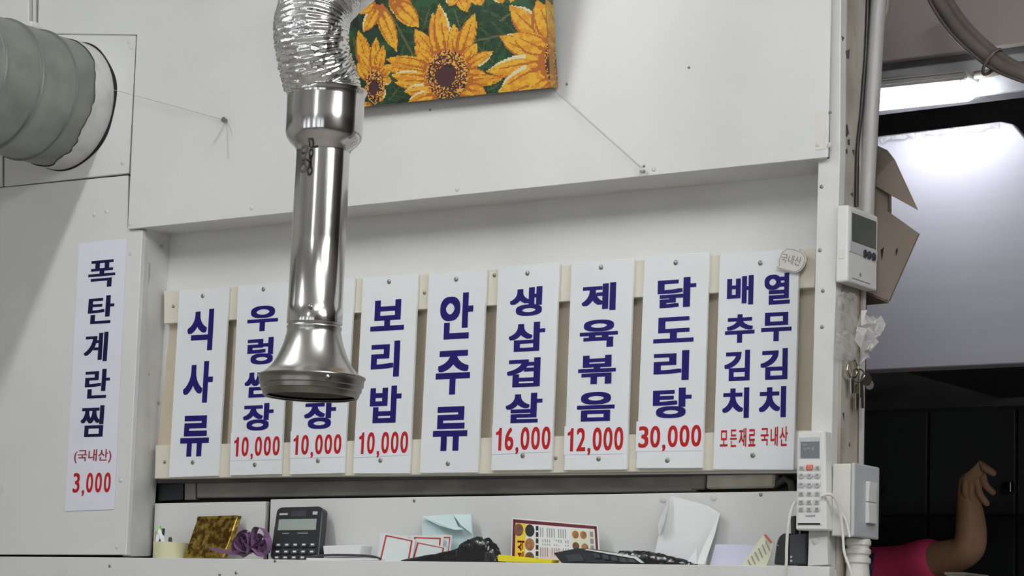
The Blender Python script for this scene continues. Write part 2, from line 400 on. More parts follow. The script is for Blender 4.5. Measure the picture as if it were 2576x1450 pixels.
# scuffs and chips in the paint
for q, m_ in (([(1973, 246), (1985, 240), (1993, 242), (1990, 246), (1976, 250)], 'jamb_white'), ([(1969, 302), (1975, 293), (1977, 297), (1972, 303)], 'jamb_white'), ([(2003, 640), (2004, 636), (2006, 640)], 'jamb_white')):
    part('scuff', MB().slab(pxs(q, -0.0084), (0, 0.0004, 0)), m_, wall)
for q in ([(374, 660), (379, 664), (377, 700), (373, 720), (371, 690)], [(404, 618), (412, 616), (413, 622), (406, 624)], [(372, 940), (376, 938), (377, 944), (373, 946)], [(396, 1012), (401, 1010), (402, 1018), (397, 1019)]):
    part('paint_chip', MB().slab([PX(a, b, xj + 0.0006 - 0.0102 * (b - 580) / 820) for a, b in q], (-0.0004, 0, 0)), 'dirty_end', wall)
for q in ([(2118, 90), (2124, 95), (2120, 104)], [(2128, 128), (2138, 124), (2136, 148), (2130, 146)], [(2124, 320), (2132, 312), (2136, 336), (2130, 345), (2125, 338)], [(2132, 352), (2138, 350), (2138, 366), (2134, 364)], [(2128, 376), (2132, 374), (2132, 386), (2129, 386)], [(2144, 378), (2150, 376), (2149, 394)], [(2120, 446), (2125, 444), (2126, 452)], [(2140, 488), (2146, 484), (2146, 496)], [(2120, 1040), (2124, 1038), (2124, 1060)], [(2135, 1120), (2138, 1112), (2139, 1126)]):
    part('nail_hole', MB().slab([PX(a, b, XE + 0.0006) for a, b in q], (-0.0005, 0, 0)), 'beam_dark', wall)
part('rust_stain', MB().slab([PX(a, b, XE + 0.0006) for a, b in ((2156, 420), (2162, 418), (2161, 520), (2154, 512), (2158, 470))], (-0.0005, 0, 0)), 'wood_brown', wall)
# tape on the panel corner
part('tape', MB().slab(pxs([(2051, 285), (2078, 280), (2076, 375), (2050, 378)], -0.0085), (0, 0.0004, 0)), 'plastic_ivory', wall)

# dining room shell around the camera
RX0, RX1, RY0 = -5.2, 2.6, -6.2
struct('floor', MB().box((RX0, RY0, -0.05), (RX1, 4.2, 0)), 'floor_beige', label='beige tiled floor')
struct('ceiling', MB().box((RX0, RY0, CEIL), (RX1, 0.185, CEIL + 0.05)), 'room_ceiling', label='pale ceiling of the dining room')
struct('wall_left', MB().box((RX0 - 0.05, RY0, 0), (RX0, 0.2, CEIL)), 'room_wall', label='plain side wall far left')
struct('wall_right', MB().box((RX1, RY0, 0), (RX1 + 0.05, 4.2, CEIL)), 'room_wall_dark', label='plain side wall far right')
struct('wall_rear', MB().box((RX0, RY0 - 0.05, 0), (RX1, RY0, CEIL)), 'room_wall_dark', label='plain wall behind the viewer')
struct('wall_corner', MB().box((RX0, 0.05, 0), (XL, 0.185, CEIL)), 'room_wall', label='wall strip far left of the boards')
# added glowing panes and pale piers behind the camera, for streaks in the pipe
for i, x in enumerate((-4.3, -2.9, -1.2, 0.2, 1.5)):
    glow_pane = struct('window_%d' % (i + 1), MB().box((x - 0.36, RY0 + 0.001, 0.75), (x + 0.36, RY0 + 0.02, 2.35)), 'window_glow', label='bright window in the rear wall, number %d from the left' % (i + 1))
    part('frame', MB().box((x - 0.03, RY0 + 0.02, 0.75), (x + 0.03, RY0 + 0.05, 2.35)), 'plastic_white', glow_pane)
for i, x in enumerate((-3.6, -2.05, 0.85)):
    struct('trim_pier_%d' % (i + 1), MB().box((x - 0.14, RY0, 0), (x + 0.14, RY0 + 0.12, CEIL)), 'room_ceiling', label='pale pier on the rear wall')
# kitchen shell
KC = 2.62
KB = 3.6
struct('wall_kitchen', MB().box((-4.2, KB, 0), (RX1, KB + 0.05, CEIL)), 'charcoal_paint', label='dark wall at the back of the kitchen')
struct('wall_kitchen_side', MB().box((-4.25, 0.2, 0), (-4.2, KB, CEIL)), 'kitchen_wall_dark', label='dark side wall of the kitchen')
ck = struct('ceiling_kitchen', MB().box((-4.2, 0.19, KC), (RX1, 1.02, KC + 0.04)), 'kitchen_ceiling', label='taupe ceiling of the kitchen in front of the beam')
part('rear_ceiling', MB().box((-4.2, 1.02, KC), (RX1, KB, KC + 0.04)), 'charcoal_paint', ck)
part('hanging_board', MB().slab(pxs([(2000, 182), (2210, 156), (2450, 126), (2576, 108), (2900, 60), (2900, -500), (2000, -500)], 0.955), (0, 0.02, 0), bev=0.002), 'kitchen_ceiling', ck)
# white drop beam under the kitchen ceiling
bz0 = P(2500, 240, 1.0).z
beam = struct('trim_beam', MB().slab([P(2000, 178, 1.0), P(2330, 143, 1.0), P(2900, 70, 1.0), P(2900, 188, 1.0), P(2500, 238, 1.0), P(2000, 300, 1.0)], (0, 0.05, 0), bev=0.002), 'beam_white', label='rough white painted beam carrying the kitchen lamp')

# dining-room ceiling tubes, running towards the wall
s0, s1 = P(243, 388, 0), P(112, 699, 0)
k = (CEIL - 0.08 - s0.z) / (s0.z - s1.z); XT = s0.x + (s0.x - s1.x) * k
tubes = [(XT, -1.9, -0.7), (XT + 1.9, -2.0, -0.85), (XT + 3.1, -2.0, -0.8), (XT + 4.2, -2.0, -0.8), (XT + 1.6, -5.2, -4.0)]  # first from the duct shadow; next two added fill; fourth added for the sleeve
side = ['nearest the round duct', 'right of the exhaust pipe', 'over the kitchen opening', 'by the far right wall', 'at the rear of the room']
for (x, ya, yb), sd in zip(tubes, side):
    t = thing('ceiling_light', (x, (ya + yb) / 2, CEIL), 'fluorescent tube light on the dining room ceiling ' + sd, 'lamp', 'ceiling tube lights')
    part('housing', MB().box((x - 0.05, ya, CEIL - 0.045), (x + 0.05, yb, CEIL - 0.001), bev=0.006), 'plastic_white', t)
    part('tube', MB().tube([(x, ya + 0.03, CEIL - 0.075), (x, yb - 0.03, CEIL - 0.075)], 0.022, seg=12), 'tube_glow', t, smooth=50)
    for yy in (ya + 0.02, yb - 0.02):
        part('tube_holder', MB().box((x - 0.02, yy - 0.012, CEIL - 0.1), (x + 0.02, yy + 0.012, CEIL - 0.044), bev=0.003), 'plastic_white', t)

# ================================================================== ROUND DUCT
dc = P(166, 266, -0.006)                     # centre on the wall
r_d = 0.5 * (P(175, 112, -0.006) - P(150, 428, -0.006)).length * 1.0
duct = thing('ventilation_duct', (dc.x, -0.008, dc.z), 'large round grey galvanised duct coming out of the wall', 'duct')
prof = [(0.0, r_d)]
for a in np.arange(0.01, 1.0, 0.006):
    rr = r_d
    for j in (0.128, 0.216, 0.304, 0.392, 0.48, 0.568, 0.656, 0.744):
        if abs(a - j) < 0.004: rr = r_d + 0.003
    prof.append((float(a), rr))
part('pipe', MB().lathe((dc.x, 0.03, dc.z), (0, -1, 0), prof, seg=72), 'galvanised', duct, smooth=50)
random.seed(4)
seg = 96; va = []; vb = []
for k in range(seg + 1):
    a = 2 * math.pi * k / seg
    e = 0.046 + 0.010 * math.sin(2 * a + 2.4) + 0.003 * math.sin(9 * a) + 0.006 * random.random() ** 2
    u = Vector((math.cos(a), 0, math.sin(a))) * (r_d + 0.0018)
    va.append(Vector((dc.x, -0.004, dc.z)) + u); vb.append(Vector((dc.x, -e, dc.z)) + u)
for j in (0.098, 0.186, 0.274, 0.362, 0.45, 0.538, 0.626, 0.714):
    part('seam', MB().lathe((dc.x, 0, dc.z), (0, -1, 0), [(j + 0.0035, r_d), (j + 0.004, r_d + 0.0036), (j + 0.0055, r_d + 0.0030), (j + 0.006, r_d)], seg=72), 'seam_grey', duct, smooth=50)
part('caulk_collar', MB().strip(va, vb), 'caulk', duct, smooth=50)
va = []; vb = []
for k in range(seg + 1):
    a = 2 * math.pi * k / seg
    w_ = 0.003 + 0.006 * max(0, math.cos(a + 0.25)) + 0.002 * math.sin(7 * a) * max(0, math.cos(a))
    va.append(Vector((dc.x, -0.0046, dc.z)) + Vector((math.cos(a), 0, math.sin(a))) * (r_d - 0.001)); vb.append(Vector((dc.x, -0.0046, dc.z)) + Vector((math.cos(a), 0, math.sin(a))) * (r_d + w_))
part('hole_gap', MB().strip(va, vb), 'black_gap', duct)
part('bracket', MB().box(P(50, 62, -0.03) - Vector((.012, .01, .012)), P(85, 70, -0.03) + Vector((.004, .01, .012)), bev=0.003), 'plastic_ivory', duct)

# ================================================================== MENU SIGNS
RY = 0.064; SY = 0.0585
for nm, pts, lb, scr in [('upper', [(412, 733), (2054, 626), (2050, 724), (412, 815)], 'upper ivory rail behind the tops of the menu signs', [(437, 771), (1068, 737), (1244, 693)]),
                    ('lower', [(391, 1121), (2040, 1083), (2003, 1182), (389, 1205)], 'lower ivory rail behind the feet of the menu signs', [(415, 1163), (1398, 1153)])]:
    c = P(1200, pts[2][1], RY)
    t = thing('sign_rail', c, lb, 'rail')
    ra = part('board', MB().slab(pxs(pts, RY), (0, NB - RY, 0), bev=0.001), 'rail_ivory', t)
    for q in scr: screw(t, q[0], q[1], RY, 0.0035)
def price(t, txt, box, st):
    s = part('price_sticker', MB().slab(pxs(st, SY - 0.0006), (0, 0.0006, 0)), 'sticker', t)
    mb = MB(); price_px(mb, txt, box, SY - 0.0009)
    part('price_digits', mb, 'ink_red', s)
signs = [
 ('first menu sign on the left, reading 식사류 in blue', [(451, 731), (576, 723), (548, 1198), (424, 1202)], [('식', (468, 777, 539, 885)), ('사', (458, 908, 538, 1016)), ('류', (451, 1045, 529, 1150))], None, [(510, 745), (485, 1164)]),
 ('second menu sign from the left, 우렁쌈장 at 10,000, half hidden by the steel bell', [(599, 719), (728, 710), (706, 1194), (577, 1197)], [('우', (620.5, 767, 701, 836)), ('렁', (620, 848, 689, 919)), ('쌈', (613, 932, 690, 1002)), ('장', (609, 1014, 689, 1085))], ('10,000', (583, 1099, 706, 1148), [(581, 1090), (711, 1087), (707, 1157), (579.5, 1159)]), [(663, 728), (641, 1170)]),
 ('third menu sign, showing only 장 and 10,000 below the steel bell', [(751, 708), (892, 699), (864, 1191), (728, 1195)], [('장', (763, 1008, 846, 1081))], ('10,000', (732, 1094, 861, 1144), [(731, 1086), (867, 1083), (864, 1150), (729.5, 1154)]), [(800, 1160)]),
 ('menu sign 보리밥 at 10,000 just right of the steel pipe', [(913, 699), (1051, 690), (1029, 1192), (887, 1192)], [('보', (931, 752, 1019, 835)), ('리', (931, 857, 1007, 951)), ('밥', (928, 970, 1011, 1066))], ('10,000', (897, 1087, 1029, 1142), [(893, 1083), (1030, 1081), (1028, 1145), (891, 1152.5)]), [(979, 709), (957, 1159)]),
 ('middle menu sign with three large blue letters 안주류 and no price', [(1079, 691), (1224, 678), (1200.5, 1190), (1055, 1191)], [('안', (1104, 735, 1192, 856)), ('주', (1094, 880, 1185, 995)), ('류', (1087, 1022, 1178, 1136))], None, [(1148, 703), (1127, 1167)]),
 ('menu sign 생삼겹살 with the red price 16,000, fourth from the right', [(1253, 672), (1406.5, 661), (1386, 1182.5), (1235, 1185)], [('생', (1281, 720, 1365, 798)), ('삼', (1278, 809, 1372, 887)), ('겹', (1273, 899, 1360, 976)), ('살', (1270, 988, 1365, 1066))], ('16,000', (1241, 1075, 1387, 1133), [(1238, 1070), (1391, 1066), (1387, 1137), (1237, 1144)]), [(1327, 688), (1315, 1147)]),
 ('menu sign 제육볶음 with the red price 12,000, third from the right', [(1437, 663), (1594, 650), (1575.5, 1182), (1419, 1184)], [('제', (1462, 710, 1550, 785)), ('육', (1457, 802, 1555, 877)), ('볶', (1453, 892, 1550, 969)), ('음', (1450, 985, 1547, 1062))], ('12,000', (1421, 1076, 1570, 1135), [(1420, 1073), (1571, 1067), (1568, 1142), (1419, 1145)]), [(1512, 673), (1506, 1155)]),
 ('menu sign 닭도리탕 with the red price 30,000, second from the right', [(1621, 645), (1784, 635), (1766, 1178.5), (1600, 1179)], [('닭', (1653, 696, 1752, 777)), ('도', (1643, 795, 1746, 865)), ('리', (1643, 881, 1734, 960)), ('탕', (1641, 975, 1740, 1054))], ('30,000', (1604, 1071, 1766, 1126), [(1601, 1060.5), (1768, 1060.5), (1766, 1134.5), (1599, 1136)]), [(1700, 661), (1679, 1159)]),
 ('wide last menu sign in two columns, 배추김치 and 열무김치', [(1811, 638), (2011, 626), (1996, 1183), (1793, 1182)], [('배', (1828, 692, 1896, 770)), ('추', (1823, 789, 1899, 865)), ('김', (1821, 880, 1887, 960)), ('치', (1816, 975, 1885, 1054)), ('열', (1922, 686, 1988, 768)), ('무', (1914, 784, 1992, 861)), ('김', (1912, 876, 1982, 957)), ('치', (1908, 972, 1978, 1052))], None, [(1913, 662), (1894, 1146)]),
]
for i, (lb, q, gl, pr, scr) in enumerate(signs):
    c = P((q[2][0] + q[3][0]) / 2, q[2][1], SY)
    t = thing('menu_sign', c, lb, 'sign', 'hanging menu signs')
    part('sign_board', MB().slab(pxs(q, SY), (0, RY - SY, 0), bev=0.0006), 'sign_white', t)
    mb = MB()
    for ch, b in gl: text_px(mb, ch, b, SY - 0.0004)
    part('lettering', mb, 'ink_blue', t)
    if pr: price(t, *pr)
    if i == 8:
        mb = MB()
        for ch, b in [('모', (1811, 1083, 1831, 1124)), ('든', (1836, 1081, 1854, 1125)), ('재', (1858, 1077, 1878, 1125)), ('료', (1882, 1080, 1901, 1124)), ('국', (1913, 1077, 1934, 1122)), ('내', (1938, 1074, 1957, 1123)), ('산', (1961, 1073, 1982, 1123))]:
            text_px(mb, ch, b, SY - 0.0004, (0.02, 0.014))
        part('small_lettering', mb, 'ink_red', t)
    for s in scr: screw(t, s[0], s[1], SY, 0.0042)
# paper poster on the left
q = [(199, 612), (319.5, 600), (287, 1282), (163, 1287)]
PY = -0.0022
t = thing('menu_poster', P(225, 1285, PY), 'tall lilac paper strip reading 폭탄계란찜 priced 3,000', 'poster')
part('paper', MB().slab(pxs(q, PY), (0, 0.0008, 0)), 'poster_paper', t)
mb = MB()
for ch, b in [('폭', (220, 652, 292, 726)), ('탄', (219, 742, 289, 817)), ('계', (209, 835, 273, 912)), ('란', (211, 928, 278, 1004)), ('찜', (200, 1020, 263, 1101))]: text_px(mb, ch, b, PY - 0.0003, (0.034, 0.012))
part('lettering', mb, 'ink_navy', t)
mb = MB(); text_px(mb, '(국내산)', (185, 1130, 281, 1167), PY - 0.0003, (0.016, 0.008)); part('small_lettering', mb, 'ink_maroon', t)
mb = MB(); price_px(mb, '3,000', (181, 1190, 281, 1240), PY - 0.0003, (0.024, 0.012)); part('price_digits', mb, 'ink_red', t)
# speech-bubble note
BY = SY - 0.006
t = thing('bubble_note', P(1990, 686, BY), 'small cream speech-bubble note handwritten 국내산 on the last menu sign', 'note')
ol = [(1965, 634), (1979, 622), (2000, 626), (2020, 633), (2027, 645), (2029, 657), (2022, 672), (2013, 682), (2002, 687), (1985, 683), (1972, 679), (1960, 677), (1951, 675), (1958, 668), (1957, 655)]
part('card', MB().slab(pxs(ol, BY), (0, 0.001, 0)), 'paper_cream' if False else 'plastic_ivory', t)
c0 = Vector((sum(P(*p, BY).x for p in ol) / len(ol), BY, sum(P(*p, BY).z for p in ol) / len(ol)))
inn = [c0 + (P(*p, BY - 0.0004) - c0) * 0.9 for p in ol]
part('outline', MB().tube([Vector((v.x, BY - 0.0002, v.z)) for v in inn + inn[:1]], 0.0004, seg=5), 'label_grey', t)
mb = MB(); text_px(mb, '국내산', (1964, 640, 2016, 667), BY - 0.0004, (0.0, 0.0), tilt=-0.25); part('handwriting', mb, 'ink_grey', t)

# ================================================================== EXHAUST PIPE
DEP = 3.3
d = ray(797, 700); pc = CAM + d * (DEP / d.dot(fw_))
X0, Y0 = pc.x, pc.y
mpp = DEP / FPX
def zz(py): return zat(X0, Y0, py)
ex = thing('exhaust_pipe', (X0, Y0, zz(1000)), 'hanging stainless steel barbecue exhaust pipe with bell mouth and foil hose', 'exhaust pipe')
def prof_px(lst): return [(zz(py), r * mpp) for py, r in lst]
cap = [(246, 92), (232, 96), (227, 101), (229, 104), (233, 104), (238, 100), (250, 99), (300, 98.5), (338, 98), (350, 95), (360, 88), (368, 79), (376, 71), (384, 68.5), (380, 66)]
part('cap_socket', MB().lathe((X0, Y0, 0), (0, 0, 1), prof_px(cap), seg=64), 'steel', ex, smooth=40)
part('tube', MB().lathe((X0, Y0, 0), (0, 0, 1), prof_px([(372, 68), (480, 68.3), (600, 68.5), (772, 68.8), (773, 69.6), (812, 69.8), (815, 69.5)]), seg=64), 'steel', ex, smooth=40)
bell = [(813, 69.5), (817, 66.5), (820, 66), (823, 69), (827, 69.6), (831, 67.5), (840, 68.5), (855, 72), (872, 77), (890, 84), (905, 91), (920, 100), (932, 110), (940, 119), (945, 128), (948, 133.5), (951, 134), (954, 131), (962, 130.5), (970, 130), (973, 126.5), (983, 125.5), (985, 122), (996, 119), (1000, 116), (996, 112)]
bl = part('bell_mouth', MB().lathe((X0, Y0, 0), (0, 0, 1), prof_px(bell), seg=72), 'steel_brushed', ex, smooth=40)
part('mouth_ring', MB().lathe((X0, Y0, 0), (0, 0, 1), prof_px([(948, 134.4), (951, 134.8), (955, 131.8), (962, 131.2), (971, 130.7), (973.5, 127.2), (984, 126.2), (986, 122.6), (997, 119.6), (1001, 116.6), (1000, 112)]), seg=72), 'steel_dark', ex, smooth=40)
part('inner_disc', MB().lathe((X0, Y0, 0), (0, 0, 1), prof_px([(990, 113), (975, 100), (965, 60), (963, 2)]), seg=48), 'beam_dark', ex, smooth=60)
# rivets towards the camera
vdir = Vector((CAM.x - X0, CAM.y - Y0, 0)).normalized(); sdir = Vector((vdir.y, -vdir.x, 0)) * -1
if sdir.dot(rx_) < 0: sdir = -sdir
def rivet(py, off, rpx, rr, m='steel_dark'):
    s = off / rpx; nrm = (vdir * math.sqrt(1 - s * s) + sdir * s)
    p = Vector((X0, Y0, zz(py))) + nrm * (rpx * mpp)
    part('rivet', MB().lathe(p, nrm, [(-0.001, rr), (0.0012, rr), (0.002, rr * 0.7), (0.0024, rr * 0.2)], seg=12, capb=True), m, ex, smooth=40)
rivet(783, -12, 69.6, 0.0034); rivet(962, 40, 131, 0.0045)
# damper handle: two-lobed plate on a screw
def on_pipe(off, py, lift=0.0):
    s = off / 68.5; nrm = (vdir * math.sqrt(1 - s * s) + sdir * s)
    return Vector((X0, Y0, zz(py))) + nrm * (68.5 * mpp + lift), nrm
p, nrm = on_pipe(-38, 416, 0.010)
hx = Vector((0, 0, 1)).cross(nrm).normalized()
def ring(c, r0, r1, th, n=20):
    f = []; b = []
    mb = MB()
    vs_ = []
    for k in range(n):
        a = 2 * math.pi * k / n; u = hx * math.cos(a) + Vector((0, 0, 1)) * math.sin(a)
        for rr, tt in ((r0, 0), (r1, 0), (r1, th), (r0, th)): vs_.append(c + u * rr + nrm * tt)
    fs = []
    for k in range(n):
        for j in range(4): fs.append([k * 4 + j, k * 4 + (j + 1) % 4, ((k + 1) % n) * 4 + (j + 1) % 4, ((k + 1) % n) * 4 + j])
    mb.add(vs_, fs); return mb
dm = thing('tmp', p, None, None); bpy.data.objects.remove(dm)
mbh = ring(p + Vector((0, 0, 22 * mpp)) + hx * 0.001, 0.0032, 0.0066, 0.0015)
m2 = ring(p - Vector((0, 0, 24 * mpp)), 0.0034, 0.0076, 0.0015); mbh.add(m2.v, m2.f)
hw = [hx * -0.0042 + Vector((0, 0, 0.0085)), hx * 0.0048 + Vector((0, 0, 0.0085)), hx * 0.0034, hx * 0.005 - Vector((0, 0, 0.009)), hx * -0.005 - Vector((0, 0, 0.009)), hx * -0.0034]
mbh.slab([p + a for a in hw], nrm * 0.0015)
hd = part('damper_handle', mbh, 'handle_dark', ex, smooth=40)
part('handle_screw', MB().lathe(p, nrm, [(-0.011, 0.002), (0.0, 0.002), (0.0015, 0.0042), (0.003, 0.0035), (0.0034, 0.001)], seg=14, capb=True), 'handle_dark', hd, smooth=40)
p2, n2 = on_pipe(-22, 385, 0.0005)
part('slot', MB().slab([p2 + hx * 0.005 + Vector((0, 0, .0015)), p2 - hx * 0.007 + Vector((0, 0, .0008)), p2 - hx * 0.007 - Vector((0, 0, .001)), p2 + hx * 0.005 - Vector((0, 0, .0004))], n2 * 0.0006), 'black_gap', ex)
# foil hose: crumpled, ribbed tube bending to the right above
DCAP = (Vector((X0, Y0, zz(240))) - CAM).dot(fw_)
hp = [(820, 245, 0.0, 92), (811, 208, 0.0, 94), (795, 165, -0.01, 94), (785, 120, -0.015, 95), (783, 70, -0.01, 95), (795, 20, 0.01, 94), (832, -28, 0.03, 93), (886, -72, 0.05, 92), (938, -125, 0.07, 92), (972, -210, 0.08, 92), (985, -320, 0.08, 92), (990, -520, 0.08, 92)]
pts = []
for x, y, dd, r in hp:
    d = ray(x, y); pts.append(CAM + d * ((DCAP + dd) / d.dot(fw_)))
pth = bez(pts, 56)
rng = random.Random(7); segn = 72; vs_ = []; up = None; n = len(pth); acc = 0
nz = np.random.RandomState(3).rand(40, 40)
def vn(a, b):
    a %= 40; b %= 40; i, j = int(a), int(b); fa, fb = a - i, b - j
    g = lambda p_, q_: nz[p_ % 40, q_ % 40]
    return (g(i, j) * (1 - fa) + g(i + 1, j) * fa) * (1 - fb) + (g(i, j + 1) * (1 - fa) + g(i + 1, j + 1) * fa) * fb
for i, p in enumerate(pth):
    t_ = (pth[min(i + 1, n - 1)] - pth[max(i - 1, 0)]).normalized()
    if up is None: up = t_.orthogonal().normalized()
    up = (up - t_ * up.dot(t_)).normalized(); w_ = t_.cross(up)
    if i: acc += (p - pth[i - 1]).length
    f_ = i / (n - 1); j = f_ * (len(hp) - 1); jj = min(int(j), len(hp) - 2); r = (hp[jj][3] * (1 - (j - jj)) + hp[jj + 1][3] * (j - jj)) * mpp
    for k in range(segn):
        a = 2 * math.pi * k / segn
        ribs = math.sin(2 * math.pi * (acc / 0.0052 + k / segn))
        cr_ = (vn(acc / 0.0045, k * 0.5 + 3) - 0.5) * 0.0050 + (vn(acc / 0.009 + 9, k * 0.30) - 0.5) * 0.0030
        amt = 1.0 if 0.028 < acc < 0.1 else 0.35
        rr = r + (0.0009 if amt < 1 else 0.0005) * ribs + cr_ * amt
        vs_.append(p + (up * math.cos(a) + w_ * math.sin(a)) * rr)
fs = [[i * segn + k, i * segn + (k + 1) % segn, (i + 1) * segn + (k + 1) % segn, (i + 1) * segn + k] for i in range(n - 1) for k in range(segn)]
part('foil_hose', MB().add(vs_, fs), 'foil', ex, smooth=70)

# ================================================================== SUNFLOWER CANVAS
# flat diamond-style print laid out on a grid of tiny coloured tiles
BR, RT, BL = np.array([1384.5, 220.]), np.array([1364.6, 0.]), np.array([921., 268.])
eu = (BL - BR) / np.linalg.norm(BL - BR); ev = (RT - BR) / np.linalg.norm(RT - BR)
A = np.array([[eu[0], ev[0]], [eu[1], ev[1]]]); Ai = np.linalg.inv(A)
def uv(c):  # crop coords (3.021x, origin 600,0) -> grid units (px left of / above the lower right corner)
    return Ai @ (np.array([600 + c[0] / 3.021, c[1] / 3.021]) - BR)
CELL = 3.0; NU, NV = 205, 120
gu, gv = np.meshgrid((np.arange(NU) + 0.5) * CELL, (np.arange(NV) + 0.5) * CELL)
rs = np.random.RandomState(5)
img = np.zeros((NV, NU, 3))
def smooth_noise(sc):
    g = rs.rand(int(NV * CELL / sc) + 3, int(NU * CELL / sc) + 3)
    a = gv / sc; b = gu / sc; i = a.astype(int); j = b.astype(int); fa = a - i; fb = b - j
    return (g[i, j] * (1 - fa) + g[i + 1, j] * fa) * (1 - fb) + (g[i, j + 1] * (1 - fa) + g[i + 1, j + 1] * fa) * fb
n1 = smooth_noise(38); n2_ = smooth_noise(9); wn = rs.rand(NV, NU)
G0, G1, G2 = np.array([0.004, 0.008, 0.006]), np.array([0.006, 0.035, 0.012]), np.array([0.016, 0.075, 0.022])
m_ = (n1 * 0.7 + n2_ * 0.45)[..., None]
img[:] = np.where(m_ < 0.42, G0, np.where(m_ < 0.68, G1, G2))
def petal(b, t, w, shade=0.0, leaf=False):
    b = uv(b); t = uv(t); w = w / 3.021
    L_ = np.linalg.norm(t - b); e = (t - b) / L_; nn = np.array([-e[1], e[0]])
    s = ((gu - b[0]) * e[0] + (gv - b[1]) * e[1]) / L_; q = ((gu - b[0]) * nn[0] + (gv - b[1]) * nn[1])
    ss = np.clip(s, 0, 1)
    prof_ = w * (0.35 + 1.0 * np.sin(np.pi * np.minimum(ss * 0.95 + 0.05, 1) ** 0.85)) / 1.3 * np.clip((1 - ss) * 5, 0, 1) ** 0.6
    x = q / np.maximum(prof_, 1e-3)
    ins = (s >= 0) & (s <= 1) & (np.abs(x) < 1)
    ph = rs.rand() * 6
    if leaf:
        c_ = np.where((np.abs(x) < 0.07)[..., None], np.array([0.13, 0.12, 0.045]), np.where(((np.sin(s * 22 + np.abs(x) * 5) > 0.75) & (wn > 0.3))[..., None], np.array([0.05, 0.10, 0.03]), np.where((n2_ > 0.45)[..., None], G2 * 0.75, G1)))
    else:
        Yl, Yo, Or, Br, Wh = np.array([0.86, 0.47, 0.03]), np.array([0.76, 0.32, 0.015]), np.array([0.50, 0.14, 0.015]), np.array([0.25, 0.05, 0.015]), np.array([0.85, 0.76, 0.48])
        c_ = np.where((n2_ + 0.3 * wn > 0.62)[..., None], Yl, Yo)
        st = np.sin(x * 7.5 + ph + s * 1.5)
        c_ = np.where(((st > 0.80 + 0.35 * (s - 0.35)) & (s < 0.8))[..., None], Or, c_)
        c_ = np.where(((s < 0.16) | ((s < 0.3) & (st > 0.1)))[..., None], Or, c_)
        c_ = np.where(((x < -0.82) & (s < 0.9))[..., None], Br if shade < 0 else Or, c_)
        if shade > 0: c_ = np.where(((x > 0.72) & (s > 0.35) & (s < 0.97))[..., None], Wh, c_)
    img[ins] = c_[ins] * 0.8
def disc(c, rx, ry):
    c = uv(c); rx /= 3.021; ry /= 3.021
    q = np.sqrt(((gu - c[0]) / rx) ** 2 + ((gv - c[1]) / ry) ** 2); ins = q < 1 + 0.12 * (wn - 0.5)
    dk, mid, yl = np.array([0.030, 0.008, 0.012]), np.array([0.10, 0.03, 0.015]), np.array([0.72, 0.36, 0.06])
    c_ = np.where(((wn > 0.62) & (q > 0.42))[..., None], yl, np.where((wn > 0.35)[..., None], dk, mid))
    q2 = np.sqrt(((gu - c[0] - 5) / (rx * .48)) ** 2 + ((gv - c[1] + 6) / (ry * .42)) ** 2)
    c_ = np.where((q2 < 1)[..., None], np.array([0.06, 0.018, 0.022]), c_)
    img[ins] = c_[ins]
for a in [((1790, 290), (2140, 40), 150), ((1790, 300), (2150, 240), 120), ((1340, 420), (1150, 80), 110), ((1450, 30), (1400, 210), 80), ((1640, 60), (1700, 240), 90), ((880, 420), (850, 230), 60), ((1810, 330), (1960, 480), 80), ((1240, 640), (1150, 770), 80), ((2000, 640), (1900, 690), 60), ((1100, 640), (1210, 600), 50)]: petal(a[0], a[1], a[2], leaf=True)
for b, t_, w_, s_ in [((1150, -60), (1310, 85), 80, 1), ((1180, -20), (1370, 185), 75, 0), ((1050, 0), (1205, 375), 62, 0), ((1050, 0), (930, 215), 58, 1), ((1010, -40), (870, 60), 60, 1), ((1690, -80), (1735, 75), 60, 0), ((1640, -90), (1600, 30), 55, 1), ((1800, -80), (1840, 30), 55, 0), ((1950, -120), (2000, 20), 60, 1), ((2100, -150), (2060, 10), 70, 0), ((2250, -160), (2210, 0), 70, 0),
    # left flower
    ((990, 560), (890, 195), 62, 0), ((1010, 540), (905, 370), 46, 0), ((1030, 530), (1035, 255), 46, 0), ((1050, 530), (1095, 320), 42, 0), ((980, 590), (890, 460), 46, 0), ((1080, 560), (1170, 470), 42, 0), ((1090, 600), (1170, 600), 38, 1), ((970, 700), (880, 700), 40, 0), ((1060, 770), (1110, 650), 40, 1), ((1000, 780), (960, 840), 40, 0),
    # right flower
    ((2340, 330), (2050, 30), 95, 1), ((2360, 330), (2250, 0), 90, 0), ((2340, 420), (1985, 270), 90, 1), ((2350, 400), (2080, 250), 80, 0), ((2360, 480), (1895, 540), 92, 1), ((2360, 530), (1990, 700), 105, 1), ((2370, 600), (2200, 700), 60, 0),
    # middle flower
    ((1500, 450), (1335, 195), 66, 0), ((1530, 430), (1470, 70), 50, 0), ((1580, 420), (1520, 5), 66, 1), ((1650, 420), (1640, 160), 50, 0), ((1690, 430), (1795, 85), 66, 0), ((1480, 480), (1340, 330), 50, 0), ((1470, 520), (1120, 430), 66, 0), ((1460, 560), (1100, 500), 40, 0), ((1470, 600), (1160, 560), 56, 1), ((1480, 640), (1190, 620), 50, 0), ((1500, 680), (1270, 690), 54, 1), ((1530, 720), (1290, 790), 66, 1), ((1720, 470), (1815, 320), 54, 0), ((1740, 500), (1945, 385), 50, 1), ((1740, 560), (1915, 585), 56, 1), ((1760, 610), (2020, 600), 46, 0), ((1740, 660), (1905, 715), 60, 0), ((1700, 720), (1830, 740), 50, 0)]:
    petal(b, t_, w_, s_)
disc((1035, 650), 72, 135); disc((2380, 470), 55, 170); disc((1600, 558), 158, 190)
